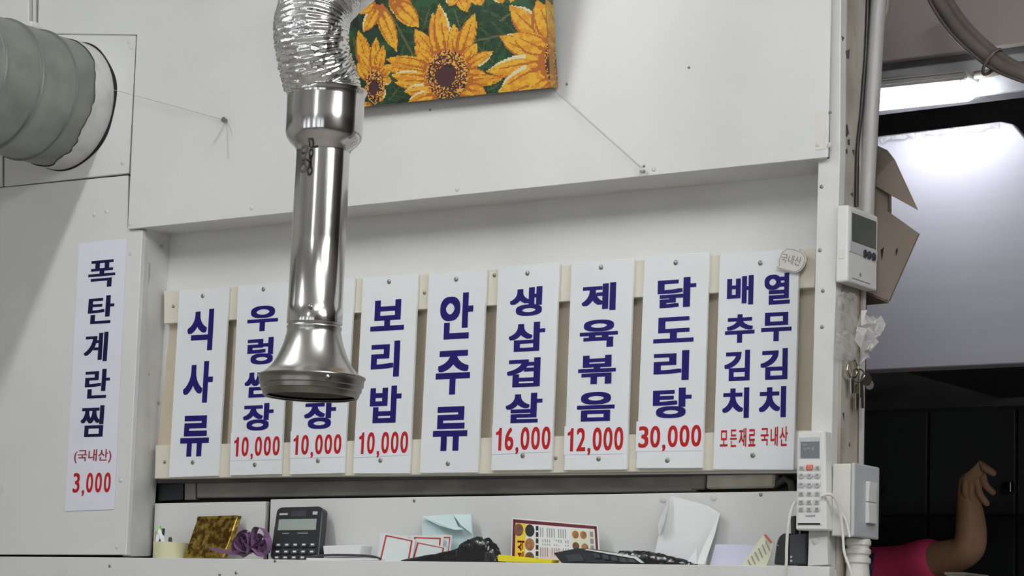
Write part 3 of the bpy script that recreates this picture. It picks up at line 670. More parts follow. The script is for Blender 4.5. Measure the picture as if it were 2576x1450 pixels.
# canvas body: leans forward at the top
yb_ = -0.034
cBR = P(1384.5, 220, yb_); cBL = P(921, 268, yb_); ux = (cBL - cBR); lu = ux.length; ux.normalize()
sc_ = lu / np.linalg.norm(BL - BR)
tl = 0.20
uz = Vector((0, -math.sin(tl), math.cos(tl))); uz = (uz - ux * uz.dot(ux)).normalized()
nn_ = ux.cross(uz).normalized()
if nn_.y > 0: nn_ = -nn_
vsc = (PX(1364.6, 0, cBR.x) - cBR).length
# vertical scale: where the right edge crosses the top of the frame
best = min(np.arange(0.05, 0.4, 0.0005), key=lambda q_: abs(proj(cBR + uz * q_)[1] - 0.0)); scv = best / np.linalg.norm(RT - BR)
WU, HV = NU * CELL * sc_, NV * CELL * scv
cv = thing('sunflower_canvas', cBR + ux * WU / 2, 'tilted canvas picture of orange sunflowers on dark leaves', 'painting')
bk = -nn_ * 0.022
cm = MB().slab([cBR, cBR + ux * WU, cBR + ux * WU + uz * HV, cBR + uz * HV], bk)
part('stretcher', cm, 'canvas_edge', cv)
vv = []; ff = []
for j in range(NV + 1):
    for i in range(NU + 1): vv.append(cBR + ux * (i * CELL * sc_) + uz * (j * CELL * scv) + nn_ * 0.0005)
for j in range(NV):
    for i in range(NU): ff.append([j * (NU + 1) + i, (j + 1) * (NU + 1) + i, (j + 1) * (NU + 1) + i + 1, j * (NU + 1) + i + 1])
pm = bpy.data.materials.new('print_tiles'); pm.use_nodes = True; MATS['print_tiles'] = pm
at = pm.node_tree.nodes.new('ShaderNodeAttribute'); at.attribute_name = 'tile'
pm.node_tree.links.new(at.outputs['Color'], pm.node_tree.nodes['Principled BSDF'].inputs['Base Color']); pm.node_tree.nodes['Principled BSDF'].inputs['Roughness'].default_value = 0.42
po = part('sunflower_print', MB().add(vv, ff), 'print_tiles', cv)
def paint(o, colors):
    a = o.data.color_attributes.new('tile', 'FLOAT_COLOR', 'CORNER'); buf = np.ones((len(o.data.loops), 4), dtype=np.float32)
    buf[:, :3] = np.repeat(colors.reshape(-1, 3), 4, axis=0); a.data.foreach_set('color', buf.ravel())
paint(po, img)
# wrapped right side: print carried round the edge
vv = []; ff = []; NS = 7
for j in range(NV + 1):
    for i in range(NS + 1): vv.append(cBR - ux * 0.0005 + uz * (j * CELL * scv) - nn_ * (i * 0.022 / NS))
for j in range(NV):
    for i in range(NS): ff.append([j * (NS + 1) + i, j * (NS + 1) + i + 1, (j + 1) * (NS + 1) + i + 1, (j + 1) * (NS + 1) + i])
so = part('side_print', MB().add(vv, ff), 'print_tiles', cv)
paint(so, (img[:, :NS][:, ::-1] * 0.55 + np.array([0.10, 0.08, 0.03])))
# threads and nails
t = thing('hanging_thread', P(1620, 432, -0.012), 'thin thread running from the canvas corner to a nail', 'thread')
part('line', MB().tube([cBR + bk * 0.8 + uz * 0.002 + ux * 0.012, P(1620, 430, -0.014)], 0.0006, seg=6), 'thread', t)
part('nail', MB().lathe(P(1620, 432, -0.008), (0, -1, 0), [(0, 0.0025), (0.005, 0.0025), (0.0055, 0.004), (0.007, 0.004), (0.0072, 0.001)], seg=10, capb=True), 'screw_metal', t)
t = thing('tied_thread', P(569, 305, -0.012), 'thin thread tied from the round duct to a nail on the wall', 'thread')
dirw = Vector((math.cos(0.15), 0, math.sin(0.15)))
part('line', MB().tube([P(285, 226, -0.03), P(420, 262, -0.022), P(566, 303, -0.014)], 0.0005, seg=6), 'thread', t)
for a in ([(566, 303), (556, 330), (536, 360)], [(569, 304), (571, 345), (573, 402)], [(570, 304), (578, 322), (584, 340)]):
    part('loose_end', MB().tube([P(*q, -0.011) for q in a], 0.0004, seg=5), 'thread', t)
part('nail', MB().lathe(P(569, 303, -0.008), (0, -1, 0), [(0, 0.003), (0.006, 0.003), (0.0065, 0.005), (0.008, 0.005), (0.0082, 0.001)], seg=10, capb=True), 'screw_metal', t)

# ================================================================== ITEMS ON THE WALL END
# thermostat
T = 0.021
za, zb = PX(2135, 515, XE + T).z, PX(2125, 706, XE + T).z
ya, yb = -0.004, PX(2208, 600, XE + T).y
t = thing('wall_controller', (XE, (ya + yb) / 2, zb), 'white wall controller with grey screen on the wall end', 'thermostat')
part('case', MB().box((XE + 0.001, ya, zb), (XE + T, yb, za), bev=0.003), 'plastic_white', t)
xf = XE + T
def side_rect(y0, y1, f0, f1, dx=0.001, bev=0.0):   # y fractions across, z fractions from the top
    return MB().box((xf - 0.002, ya + (yb - ya) * y0, za - (za - zb) * f1), (xf + dx, ya + (yb - ya) * y1, za - (za - zb) * f0), bev=bev)
part('bezel', side_rect(0.05, 0.97, 0.05, 0.56, 0.0008, 0.0005), 'plastic_ivory', t)
part('screen', side_rect(0.10, 0.92, 0.09, 0.46, 0.0014), 'lcd', t)
part('button_strip', side_rect(0.05, 0.97, 0.475, 0.60, 0.0012), 'plastic_grey', t)
for f in (0.55, 0.69, 0.84):
    yc = ya + (yb - ya) * f; zc = za - (za - zb) * 0.565
    part('button', MB().lathe((xf, yc, zc), (1, 0, 0), [(0, 0.0062), (0.0025, 0.0062), (0.0035, 0.0045), (0.0036, 0.0005)], seg=16), 'charcoal_plastic', t, smooth=40)
part('cover_line', side_rect(0.15, 0.75, 0.93, 0.94, 0.0006), 'label_grey', t)
part('emblem', MB().lathe((xf, ya + (yb - ya) * 0.42, za - (za - zb) * 0.86), (1, 0, 0), [(0, 0.003), (0.0006, 0.003), (0.0006, 0.0001)], seg=14), 'label_grey', t)
part('side_clip', MB().box((XE + 0.006, ya - 0.0008, zb + (za - zb) * 0.30), (XE + 0.015, ya + 0.001, zb + (za - zb) * 0.42), bev=0.0006), 'plastic_ivory', t)
# switch box
T2 = 0.032
za2, zb2 = PX(2165, 1171, XE + T2).z, PX(2160, 1352, XE + T2).z
ya2, yb2 = -0.004, PX(2211, 1270, XE + T2 + 0.006).y
t = thing('light_switch', (XE, (ya2 + yb2) / 2, zb2), 'ivory surface box with two-gang light switch on the wall end', 'switch')
part('surface_box', MB().box((XE + 0.001, ya2, zb2), (XE + T2 - 0.001, yb2, za2), bev=0.002), 'plastic_ivory', t)
part('cover_plate', MB().box((XE + T2, ya2 - 0.002, zb2 - 0.001), (XE + T2 + 0.006, yb2 + 0.002, za2 + 0.001), bev=0.0025), 'plastic_grey', t)
for f0, f1 in ((0.22, 0.50), (0.51, 0.80)):
    c = Vector((XE + T2 + 0.007, ya2 + (yb2 - ya2) * 0.62, za2 - (za2 - zb2) * (f0 + f1) / 2)); hz = (za2 - zb2) * (f1 - f0) / 2
    part('rocker', MB().box(c - Vector((0.004, 0.013, hz)), c + Vector((0.004, 0.013, hz)), bev=0.001, rot=Matrix.Rotation(0.05 if f0 < .4 else -0.05, 3, 'Y')), 'plastic_white', t)
# conduit below the switch
yc = 0.045
t = thing('conduit', (XE + 0.02, yc, 1.0), 'white corrugated conduit with coupling below the light switch', 'conduit')
cf = [(zb2 - 0.001, 0.017)]
z_ = zb2
for i in range(3): cf += [(z_ - 0.004, 0.019), (z_ - 0.01, 0.019), (z_ - 0.012, 0.0165), (z_ - 0.015, 0.0165)]; z_ -= 0.013
part('coupling', MB().lathe((XE + 0.02, yc, 0), (0, 0, 1), cf + [(z_ - 0.02, 0.018)], seg=24), 'plastic_ivory', t, smooth=35)
cf = []
zc = z_ - 0.012
while zc > 1.0: cf += [(zc, 0.0135), (zc - 0.003, 0.0165), (zc - 0.006, 0.0165), (zc - 0.009, 0.0135)]; zc -= 0.011
part('corrugated_hose', MB().lathe((XE + 0.02, yc, 0), (0, 0, 1), cf, seg=24), 'plastic_ivory', t, smooth=35)
# vertical pipe and cables
t = thing('drain_pipe', PX(2180, 560, XE + .01), 'grey white plastic pipe running up the wall end', 'pipe')
part('pipe', MB().tube([PX(2176, 620, XE + 0.006), PX(2182, 450, XE + 0.006), PX(2190, 300, XE + 0.008), PX(2200, 150, XE + 0.01), PX(2210, 0, XE + 0.012), PX(2232, -300, XE + 0.016)], 0.0125, seg=18), 'pipe_grey', t, smooth=50)
t = thing('black_cable', PX(2163, 520, XE), 'thin black cable beside the grey plastic pipe', 'cable')
part('line', MB().tube(bez([PX(2154, 520, XE + .004), PX(2157, 380, XE + .004), PX(2166, 290, XE + .003), PX(2172, 210, XE + .003), PX(2178, 130, XE + .003), PX(2183, 0, XE + .003), PX(2190, -200, XE + .003)], 6), 0.003, seg=8), 'cable_black', t, smooth=60)
t = thing('brown_cable', PX(2160, 520, XE), 'brown cable behind the black cable on the wall end', 'cable')
part('line', MB().tube(bez([PX(2164, 340, XE - .003), PX(2166, 170, XE - .003), PX(2172, 60, XE - .003), PX(2178, -200, XE - .003)], 6), 0.004, seg=8), 'cable_taupe', t, smooth=60)
t = thing('dark_hose', PX(2230, 40, XE + .03), 'dark hose end beside the top of the grey pipe', 'hose')
part('line', MB().tube([PX(2224, 52, XE + .02), PX(2229, 20, XE + .02), PX(2236, -60, XE + .02), PX(2250, -200, XE + .02)], [0.002, 0.006, 0.007, 0.007], seg=10), 'cable_taupe', t, smooth=60)
# clear film wrapped on the wall end, crumpled tail
random.seed(11)
t = thing('plastic_film', PX(2130, 900, XE), 'crumpled clear plastic film taped to the wall end', 'film')
def crumple(quad, nu, nv, amp, name, seed):
    r_ = random.Random(seed); vs_ = []; fs = []
    for j in range(nv + 1):
        for i in range(nu + 1):
            u, v = i / nu, j / nv
            p = (quad[0] * (1 - u) + quad[1] * u) * (1 - v) + (quad[3] * (1 - u) + quad[2] * u) * v
            vs_.append(p + Vector((r_.uniform(0, amp), r_.uniform(-amp, amp) * 0.6, r_.uniform(-amp, amp) * 0.6)))
    for j in range(nv):
        for i in range(nu): fs.append([j * (nu + 1) + i, j * (nu + 1) + i + 1, (j + 1) * (nu + 1) + i + 1, (j + 1) * (nu + 1) + i])
    part(name, MB().add(vs_, fs), 'clear_film', t)
crumple([PX(2106, 735, XE + .001), PX(2150, 740, XE + .001), PX(2160, 915, XE + .001), PX(2098, 900, XE + .001)], 6, 16, 0.004, 'wrap', 2)
crumple([PX(2150, 790, XE + .004), PX(2205, 800, XE + .02), PX(2190, 880, XE + .02), PX(2148, 930, XE + .004)], 6, 8, 0.014, 'tail', 5)
crumple([PX(2165, 790, XE + .004), PX(2212, 812, XE + .02), PX(2195, 845, XE + .02), PX(2160, 850, XE + .004)], 5, 4, 0.010, 'tail', 8)
# keys and clips
t = thing('key_bunch', PX(2150, 960, XE + .01), 'bunch of metal keys and clips hanging from a nail on the wall end', 'keys')
def kx(px, py, dx=0.01): return PX(px, py, XE + dx)
part('nail', MB().tube([kx(2160, 925, -0.004), kx(2160, 925, 0.016)], 0.0025, seg=8), 'key_metal', t)
part('ring', MB().tube([kx(2158 + 16 * math.cos(a), 945 + 17 * math.sin(a), 0.012) for a in np.linspace(0, 2 * math.pi, 25)], 0.0012, seg=6), 'key_metal', t, smooth=60)
part('hook_clip', MB().tube(bez([kx(2133, 920), kx(2131, 935), kx(2138, 948), kx(2150, 950), kx(2155, 935), kx(2150, 910), kx(2147, 905)], 5), 0.0022, seg=8), 'key_metal', t, smooth=60)
for pts_ in ([(2138, 950), (2146, 950), (2145, 990), (2139, 992)], [(2160, 955), (2168, 955), (2170, 1000), (2160, 1002)], [(2150, 990), (2158, 990), (2158, 1030), (2151, 1030)], [(2163, 1000), (2170, 1000), (2171, 1028), (2164, 1028)]):
    part('key', MB().slab([kx(a, b, 0.010) for a, b in pts_], (0.002, 0, 0), bev=0.0004), 'key_metal', t)
part('tag_disc', MB().lathe(kx(2178, 955, 0.012), (1, -0.4, 0), [(0, 0.010), (0.002, 0.010), (0.002, 0.0001)], seg=20), 'key_metal', t)
part('tag_disc', MB().lathe(kx(2185, 968, 0.014), (1, -0.6, 0.1), [(0, 0.008), (0.002, 0.008), (0.002, 0.0001)], seg=20), 'key_metal', t)

# ================================================================== REMOTE CONTROL
RYF = -0.022
def rp(px, py, y=RYF): return P(px, py, y)
t = thing('remote_control', P(2040, 1333, -0.01), 'white air conditioner remote control hung on the wall trim', 'remote')
rq = [(2005, 1086), (2075, 1084), (2079, 1335), (2001, 1334)]
part('case', MB().slab(pxs(rq, RYF), (0, 0.023, 0), bev=0.002), 'plastic_white', t)
part('face', MB().slab(pxs([(2009, 1092), (2066, 1090), (2068, 1322), (2006, 1321)], RYF - 0.0008), (0, 0.002, 0), bev=0.0004), 'plastic_white', t)
part('screen_bezel', MB().slab(pxs([(2011, 1102), (2063, 1100), (2063, 1155), (2011, 1155)], RYF - 0.0012), (0, 0.001, 0)), 'plastic_grey', t)
scn = part('screen', MB().slab(pxs([(2014, 1112), (2061, 1111), (2061, 1153), (2014.5, 1153)], RYF - 0.0016), (0, 0.001, 0)), 'lcd_remote', t)
for b in [(2020, 1118, 2030, 1121), (2022, 1127, 2027, 1133), (2030, 1126, 2037, 1130), (2042, 1125, 2048, 1134)]:
    part('display_segment', MB().slab(pxs([(b[0], b[1]), (b[2], b[1]), (b[2], b[3]), (b[0], b[3])], RYF - 0.0019), (0, 0.0004, 0)), 'label_grey', scn)
def rbtn(px, py, wx, wy, m='button_grey', rnd=False):
    c = rp(px, py, RYF - 0.001); k_ = (rp(px + 1, py) - rp(px, py)).length; a, b = wx * k_ / 2, wy * k_ / 2
    if rnd:
        return part('button', MB().lathe(c, (0, -1, 0), [(0, a), (0.0018, a), (0.0026, a * 0.8), (0.0027, 0.0002)], seg=18), m, t, smooth=40)
    return part('button', MB().box(c - Vector((a, 0.002, b)), c + Vector((a, 0.001, b)), bev=min(a, b) * 0.35), m, t)
rows = [1177, 1196, 1219, 1242, 1263, 1281]
for j, py in enumerate(rows):
    for i, px in enumerate((2017, 2037, 2057)):
        px2 = px - 1.5 * (j / 5)
        if j in (1, 2):
            b = rbtn(px2, py, 16, 16, rnd=True)
        elif j == 0 and i == 1: b = rbtn(px2, py, 17, 13, 'button_red')
        else: b = rbtn(px2, py, 15, 12 if j < 4 else 13)
        if not (j == 0 and i == 1):
            mm = MB(); cc = rp(px2 - 1, py, RYF - 0.0038)
            mm.box(cc - Vector((0.0024, 0.0002, 0.0016)), cc + Vector((0.0024, 0.0002, 0.0016)))
            part('legend', mm, 'label_grey', b)
        else:
            mm = MB().tube([rp(px2 + 4 * math.sin(a), py - 4 * math.cos(a), RYF - 0.0033) for a in np.linspace(0.6, 2 * math.pi - 0.6, 16)], 0.0003, seg=5)
            mm.tube([rp(px2, py - 5, RYF - 0.0033), rp(px2, py, RYF - 0.0033)], 0.0003, seg=5)
            part('power_symbol', mm, 'plastic_white', b)
part('maker_mark', MB().slab(pxs([(2026, 1297), (2051, 1296), (2051, 1299.5), (2043, 1301), (2026, 1300)], RYF - 0.0012), (0, 0.0004, 0)), 'label_grey', t)
part('bottom_slot', MB().slab(pxs([(2007, 1317), (2063, 1317), (2063, 1321), (2007, 1321)], RYF - 0.0012), (0, 0.0006, 0)), 'black_gap', t)
t = thing('white_string', P(2120, 1330, -0.015), 'white cord looped round the remote control', 'cord')
part('cord', MB().tube(bez([P(2066, 1249, -.027), P(2086, 1244, -.027), P(2102, 1256, -.02), P(2114, 1290, -.012), P(2120, 1340, -.008), P(2124, 1390, -.01), P(2138, 1430, -.012), P(2150, 1470, -.012)], 8), 0.0022, seg=8), 'cord_white', t, smooth=60)
part('cord', MB().tube(bez([P(2112, 1285, -.010), P(2128, 1310, -.006), P(2138, 1352, -.004)], 8), 0.0022, seg=8), 'cord_white', t, smooth=60)
part('cord', MB().tube(bez([P(2001, 1262, -.02), P(1990, 1285, -.022), P(1982, 1330, -.024), P(1979, 1380, -.024), P(1978, 1420, -.024), P(1970, 1460, -.02)], 8), 0.0024, seg=8), 'cord_white', t, smooth=60)
# trim mount pieces under the remote
t = thing('mounting_block', P(2066, 1425, -0.006), 'worn white wooden block below the remote control', 'block')
part('block', MB().slab(pxs([(2034, 1352), (2080, 1350), (2082, 1422), (2031, 1425)], -0.006), (0, 0.012, 0), bev=0.001), 'white_trim', t)
screw(t, 2051, 1362, -0.006, 0.005, 'screw_painted')

# ================================================================== SHELF ITEMS
def stand(px, y): return P(px, 1410, y)
def zbase(): return ZSH + 0.0003
def px_card(name, pts, y, th, m, label, cat, group=None, lean=0.0):
    """sheet standing on the shelf; y = distance of its foot, lean = backwards lean at the top"""
    zmin = ZSH
    w = []
    for a, b in pts:
        p = P(a, b, y); hh = max(0, p.z - ZSH); p = P(a, b, y + lean * hh); w.append(p)
    for p in w: p.z = max(p.z, ZSH + 0.0002)
    t_ = thing(name, Vector((sum(p.x for p in w) / len(w), y, ZSH)), label, cat, group)
    return t_, w
# pen cup
yc = 0.040; c = P(428, 1400, yc); k_ = (P(429, 1400, yc) - P(428, 1400, yc)).x
t = thing('pen_cup', (c.x, yc, ZSH), 'pale green open pen cup at the left end of the shelf', 'cup')
hC = P(428, 1366, yc).z - ZSH; rC = 0.032
part('cup', MB().lathe((c.x, yc, ZSH), (0, 0, 1), [(0.0005, 0.0), (0.0005, rC * 0.95), (hC, rC), (hC, rC - 0.002), (0.003, rC * 0.9), (0.003, 0.0)], seg=36), 'cup_green', t, smooth=40)
for (a, b, m, lb, nm, ct, r_) in [((392, 1375), (401, 1325), 'green_cap', 'green and white pen in the pen cup', 'pen', 'pen', 0.004), ((402, 1378), (411, 1332), 'black_plastic', 'black pen in the pen cup', 'pen', 'pen', 0.004), ((396, 1388), (394, 1340), 'wood_light', 'wooden stick in the pen cup', 'wooden_stick', 'stick', 0.004), ((432, 1390), (428, 1355), 'charcoal_plastic', 'dark short marker in the pen cup', 'marker', 'marker', 0.004)]:
    p0 = P(a[0], a[1], yc - 0.01); p1 = P(b[0], b[1], yc + 0.004); d_ = (p1 - p0); foot = p0 - d_ * ((p0.z - ZSH - 0.006) / d_.z)
    foot.x = min(max(foot.x, c.x - 0.018), c.x + 0.018)
    t = thing(nm, foot, lb, ct)
    q1 = foot + (p1 - foot) * 0.72
    part('barrel', MB().tube([foot, q1], r_, seg=10), 'paper_white' if m == 'green_cap' else m, t, smooth=50)
    part('cap', MB().tube([q1, p1], [r_ * 1.05, r_ * 0.8], seg=10), m, t, smooth=50)
t = thing('white_marker', P(412, 1390, yc), 'thick white marker leaning in the pen cup', 'marker')
part('barrel', MB().tube([P(420, 1395, yc - .008), P(402, 1338, yc)], 0.0052, seg=12), 'paper_white', t, smooth=50)
part('tip', MB().tube([P(402, 1338, yc), P(400, 1332, yc)], [0.0045, 0.002], seg=12), 'paper_white', t, smooth=50)
# gold foil gift bag
t, w = px_card('gold_gift_bag', [(498, 1301), (598, 1298), (572, 1375), (560, 1404), (462, 1404)], 0.030, 0.004, 'gold_foil', 'gold patterned foil gift bag leaning beside the pen cup', 'gift bag', lean=0.35)
part('bag', MB().slab(w, (0.0, 0.012, 0), bev=0.001), 'gold_foil', t)
part('folded_rim', MB().slab([w[0] + Vector((0, -0.0006, 0.0005)), w[1] + Vector((0, -0.0006, 0.0005)), w[1] + (w[2] - w[1]) * 0.1 + Vector((0, -0.0006, 0)), w[0] + (w[4] - w[0]) * 0.08 + Vector((0, -0.0006, 0))], (0, 0.0008, 0)), 'gold_foil', t)
# purple ribbon bow
random.seed(21)
c = P(632, 1390, 0.022)
t = thing('ribbon_bow', (c.x, 0.022, ZSH), 'purple ribbon bow between the gold gift bag and calculator', 'ribbon')
def loop(c0, ang, ln, wd, tilt_, name='loop'):
    d_ = Vector((math.cos(ang), 0, math.sin(ang))); nrm_ = Vector((-d_.z, 0, d_.x)); a_ = []; b_ = []
    for k in range(17):
        s = k / 16; u = math.sin(math.pi * s); v = math.sin(2 * math.pi * s) * 0.45
        p = c0 + d_ * (ln * u) + nrm_ * (ln * v)
        off = Vector((0, 1, 0)) * wd * 0.5 + nrm_ * wd * tilt_
        a_.append(p - off); b_.append(p + off)
    for q in a_ + b_: q.z = max(q.z, ZSH + 0.0005)
    part(name, MB().strip(a_, b_), 'ribbon_purple', t, smooth=60)
c0 = P(632, 1385, 0.018)
for k in range(12): loop(c0 + Vector((random.uniform(-.012, .014), random.uniform(-.006, .004), random.uniform(-.004, .006))), [0.15, 0.7, 1.3, 1.9, 2.5, 3.0, 0.4, 2.2, 0.05, 3.1, 1.0, 2.8][k], random.uniform(0.022, 0.038), 0.014, random.uniform(-.4, .4))
for pts_ in ([(598, 1318), (612, 1330), (616, 1355), (625, 1382)], [(625, 1388), (590, 1392), (560, 1388), (525, 1380)]):
    ctr = bez([P(*q, 0.016) for q in pts_], 5)
    part('tail', MB().strip([p + Vector((-0.006, 0, 0.004)) for p in ctr], [p + Vector((0.006, 0.002, -0.004)) for p in ctr]), 'ribbon_purple', t, smooth=60)
# calculator leaning against the lower panel
def uvframe(q):  # q: TL,TR,BR,BL -> function (u from left, v from top) bilinear
    return lambda u, v: (q[0] * (1 - u) + q[1] * u) * (1 - v) + (q[3] * (1 - u) + q[2] * u) * v
yb_c = 0.030
q = [P(697, 1277, 0.056), P(812, 1274, 0.056), P(798, 1406, 0.034), P(676, 1406, 0.034)]
cq = [P(697, 1277, 0.056), P(812, 1274, 0.056), P(800, 1408, 0.03), P(678, 1408, 0.03)]
t = thing('calculator', (cq[2] + cq[3]) / 2, 'black desk calculator leaning upright on the shelf', 'calculator')
fr = uvframe(cq); nrm = (cq[1] - cq[0]).cross(cq[3] - cq[0]).normalized()
if nrm.y > 0: nrm = -nrm
bm_ = bmesh.new()
def rquad(f_, u0, v0, u1, v1, rad=0.0, asp=1.0, n_=4):
    if rad <= 0: return [f_(u0, v0), f_(u1, v0), f_(u1, v1), f_(u0, v1)]
    out = []
    for cu, cv_, a0 in ((u1 - rad, v0 + rad * asp, -90), (u1 - rad, v1 - rad * asp, 0), (u0 + rad, v1 - rad * asp, 90), (u0 + rad, v0 + rad * asp, 180)):
        for k in range(n_ + 1):
            a = math.radians(a0 + 90 * k / n_); out.append(f_(cu + rad * math.cos(a), cv_ + rad * asp * math.sin(a)))
    return out
part('body', MB().slab(rquad(fr, 0, 0, 1, 1, 0.11, 0.85), -nrm * 0.016, bev=0.0012), 'black_plastic', t)
def facep(name, u0, v0, u1, v1, m, lift=0.001, par=None, rad=0.0, asp=0.85): return part(name, MB().slab([p + nrm * lift for p in rquad(fr, u0, v0, u1, v1, rad, asp)], -nrm * lift), m, par or t)
facep('display', 0.09, 0.24, 0.90, 0.45, 'lcd_calc', 0.0008)
facep('solar_cell', 0.34, 0.08, 0.66, 0.19, 'charcoal_plastic', 0.0006)
facep('maker_mark', 0.08, 0.12, 0.26, 0.155, 'plastic_grey', 0.0006)
facep('model_mark', 0.80, 0.10, 0.90, 0.16, 'plastic_grey', 0.0006)
facep('caption', 0.2, 0.50, 0.34, 0.52, 'label_grey', 0.0006); facep('caption', 0.52, 0.50, 0.74, 0.52, 'label_grey', 0.0006)
for j, v in enumerate((0.70, 0.83, 0.94)):
    for i in range(5):
        u = 0.10 + i * 0.178
        b = facep('key', u, v, u + 0.13, v + 0.075, 'charcoal_plastic', 0.003, rad=0.02)
        part('key_legend', MB().slab([p + nrm * 0.0034 for p in rquad(fr, u + 0.035, v + 0.02, u + 0.1, v + 0.05)], -nrm * 0.0004), 'paper_white', b)
# white card box
t, w = px_card('white_tray', [(812, 1374), (910, 1372), (905, 1400), (815, 1404)], 0.035, 0, '', 'small white paper box right of the calculator', 'box')
part('box_front', MB().slab(w, (0, 0.03, 0), bev=0.001), 'paper_white', t)
t = thing('flat_tray', P(860, 1408, 0.01), 'dark rimmed white tray lying on the shelf beside the calculator', 'tray')
w = [P(770, 1404, 0.004), P(948, 1406, 0.004), P(948, 1411, 0.004), P(770, 1411, 0.004)]
part('tray', MB().slab([Vector((v.x, v.y, max(v.z, ZSH + .0003))) for v in w], (0, 0.028, 0), bev=0.0005), 'paper_white', t)
part('rim', MB().tube(bez([P(772, 1403, 0.010), P(800, 1399, 0.010), P(860, 1397, 0.012), P(930, 1400, 0.012), P(958, 1407, 0.010)], 6), 0.0022, seg=6), 'charcoal_plastic', t, smooth=60)
# red framed cards
def card(pts, y, lb, lean=0.12, inset=7):
    t_, w_ = px_card('price_card', pts, y, 0, '', lb, 'card', 'red framed cards on the shelf', lean)
    part('card_paper', MB().slab(w_, (0, 0.0012, 0)), 'paper_card', t_)
    # printed red frame: top, left and right lines
    a, b, c_, d_ = [v + Vector((0, -0.0003, 0)) for v in w_]
    f_ = uvframe([a, b, c_, d_])
    mbf = MB()
    for u0, v0, u1, v1 in ((0.10, 0.07, 0.92, 0.12), (0.08, 0.07, 0.125, 1.0), (0.88, 0.07, 0.925, 1.0)):
        mbf.slab(rquad(f_, u0, v0, u1, v1), (0, 0.0002, 0))
    part('red_frame', mbf, 'frame_red', t_)
card([(957, 1342), (1040, 1350), (1033, 1412), (948, 1412)], 0.040, 'red framed card at the back left of the card stack')
card([(1090, 1346), (1137, 1347), (1130, 1412), (1085, 1412)], 0.046, 'red framed card at the back right of the card stack')
card([(1036, 1347), (1116, 1350), (1110, 1412), (1030, 1412)], 0.038, 'middle red framed card in the card stack')
card([(965, 1340), (1045, 1358), (1036, 1412), (948, 1412)], 0.026, 'large red framed card at the front of the stack')
card([(1045, 1360), (1124, 1378), (1118, 1412), (1030, 1412)], 0.030, 'low red framed card leaning half behind the black bag')
# mint folded paper
t, w = px_card('mint_paper', [(1061, 1300), (1140, 1294), (1185, 1294), (1190, 1345), (1190, 1400), (1064, 1400)], 0.062, 0, '', 'folded pale mint paper against the lower panel', 'paper', lean=0.06)
part('sheet', MB().slab(w, (0, 0.001, 0)), 'paper_mint', t)
fl = [P(1061, 1300, 0.060), P(1140, 1294, 0.064), P(1152, 1325, 0.056), P(1166, 1333, 0.05), P(1145, 1334, 0.05), P(1105, 1323, 0.055)]
part('fold', MB().slab(fl, (0, 0.0006, 0)), 'paper_mint', t)
part('fold', MB().slab([P(1138, 1294, 0.062), P(1185, 1294, 0.066), P(1188, 1345, 0.060), P(1160, 1322, 0.052)], (0, 0.0006, 0)), 'paper_mint', t)
# lumpy black plastic bag
def lump(name, top, y0, depth, m, label, cat, seed, namp=0.004):
    """black bag heap: profile given by pixels of its upper outline"""
    r_ = random.Random(seed); xs = [P(a, b, y0) for a, b in top]; nu = 40; nv = 14
    ln = bez(xs, 8); ln = [ln[int(i * (len(ln) - 1) / nu)] for i in range(nu + 1)]
    t_ = thing(name, Vector(((xs[0].x + xs[-1].x) / 2, y0, ZSH)), label, cat)
    vs_ = []
    for i, p in enumerate(ln):
        h = max(p.z - ZSH, 0.001)
        for j in range(nv + 1):
            a = math.pi * j / nv
            ca = math.cos(a); rr = 1 + r_.uniform(-1, 1) * 0.10
            yy = y0 - ca * depth * (0.25 + 0.75 * min(1, h / 0.03)) * rr
            zz_ = ZSH + h * (math.sin(a) ** 0.7) * (1 + (r_.uniform(-1, 0.2) * 0.10 if 0 < j < nv else 0))
            vs_.append(Vector((p.x + r_.uniform(-1, 1) * 0.0015, yy, max(zz_, ZSH + 0.0004))))
    fs = [[i * (nv + 1) + j, (i + 1) * (nv + 1) + j, (i + 1) * (nv + 1) + j + 1, i * (nv + 1) + j + 1] for i in range(nu) for j in range(nv)]
    part('crumpled_film', MB().add(vs_, fs), m, t_, smooth=30)
    return t_
lump('black_bag', [(1012, 1409), (1080, 1396), (1152, 1380), (1160, 1368), (1192, 1350), (1225, 1352), (1240, 1362), (1252, 1382), (1262, 1400), (1268, 1411)], 0.016, 0.014, 'bag_black', 'crumpled black plastic bag in front of the red framed cards', 'bag', 3)
lump('black_pouch', [(1560, 1384), (1600, 1386), (1650, 1390), (1690, 1400), (1730, 1410), (1752, 1417)], 0.030, 0.012, 'bag_black', 'flat black pouch between the card reader and white sheet', 'pouch', 9)
# flyer
q = [P(1288, 1303, 0.062), P(1504, 1322, 0.062), P(1512, 1412, 0.052), P(1285, 1412, 0.052)]
for v in q[2:]: v.z = ZSH + 0.0005
t = thing('menu_flyer', (q[2] + q[3]) / 2, 'red bordered food flyer with yellow strip reading 보식', 'flyer')
fr2 = uvframe(q); n_f = (q[1] - q[0]).cross(q[3] - q[0]).normalized()
if n_f.y > 0: n_f = -n_f
part('paper', MB().slab(q, -n_f * 0.0008), 'paper_white', t)
def fpart(name, u0, v0, u1, v1, m, lift=0.0003): return part(name, MB().slab([p + n_f * lift for p in rquad(fr2, u0, v0, u1, v1)], -n_f * 0.0002), m, t)
mbf = MB()
for b in ((0.015, 0.03, 0.985, 0.10), (0.015, 0.03, 0.045, 1.0), (0.96, 0.03, 0.985, 1.0)): mbf.slab([p + n_f * 0.0004 for p in rquad(fr2, *b)], -n_f * 0.0002)
part('border', mbf, 'flyer_maroon', t)
fpart('yellow_strip', 0.047, 0.105, 0.165, 1.0, 'flyer_yellow')
fpart('side_panel', 0.69, 0.14, 0.95, 1.0, 'paper_cream')
mbf = MB()
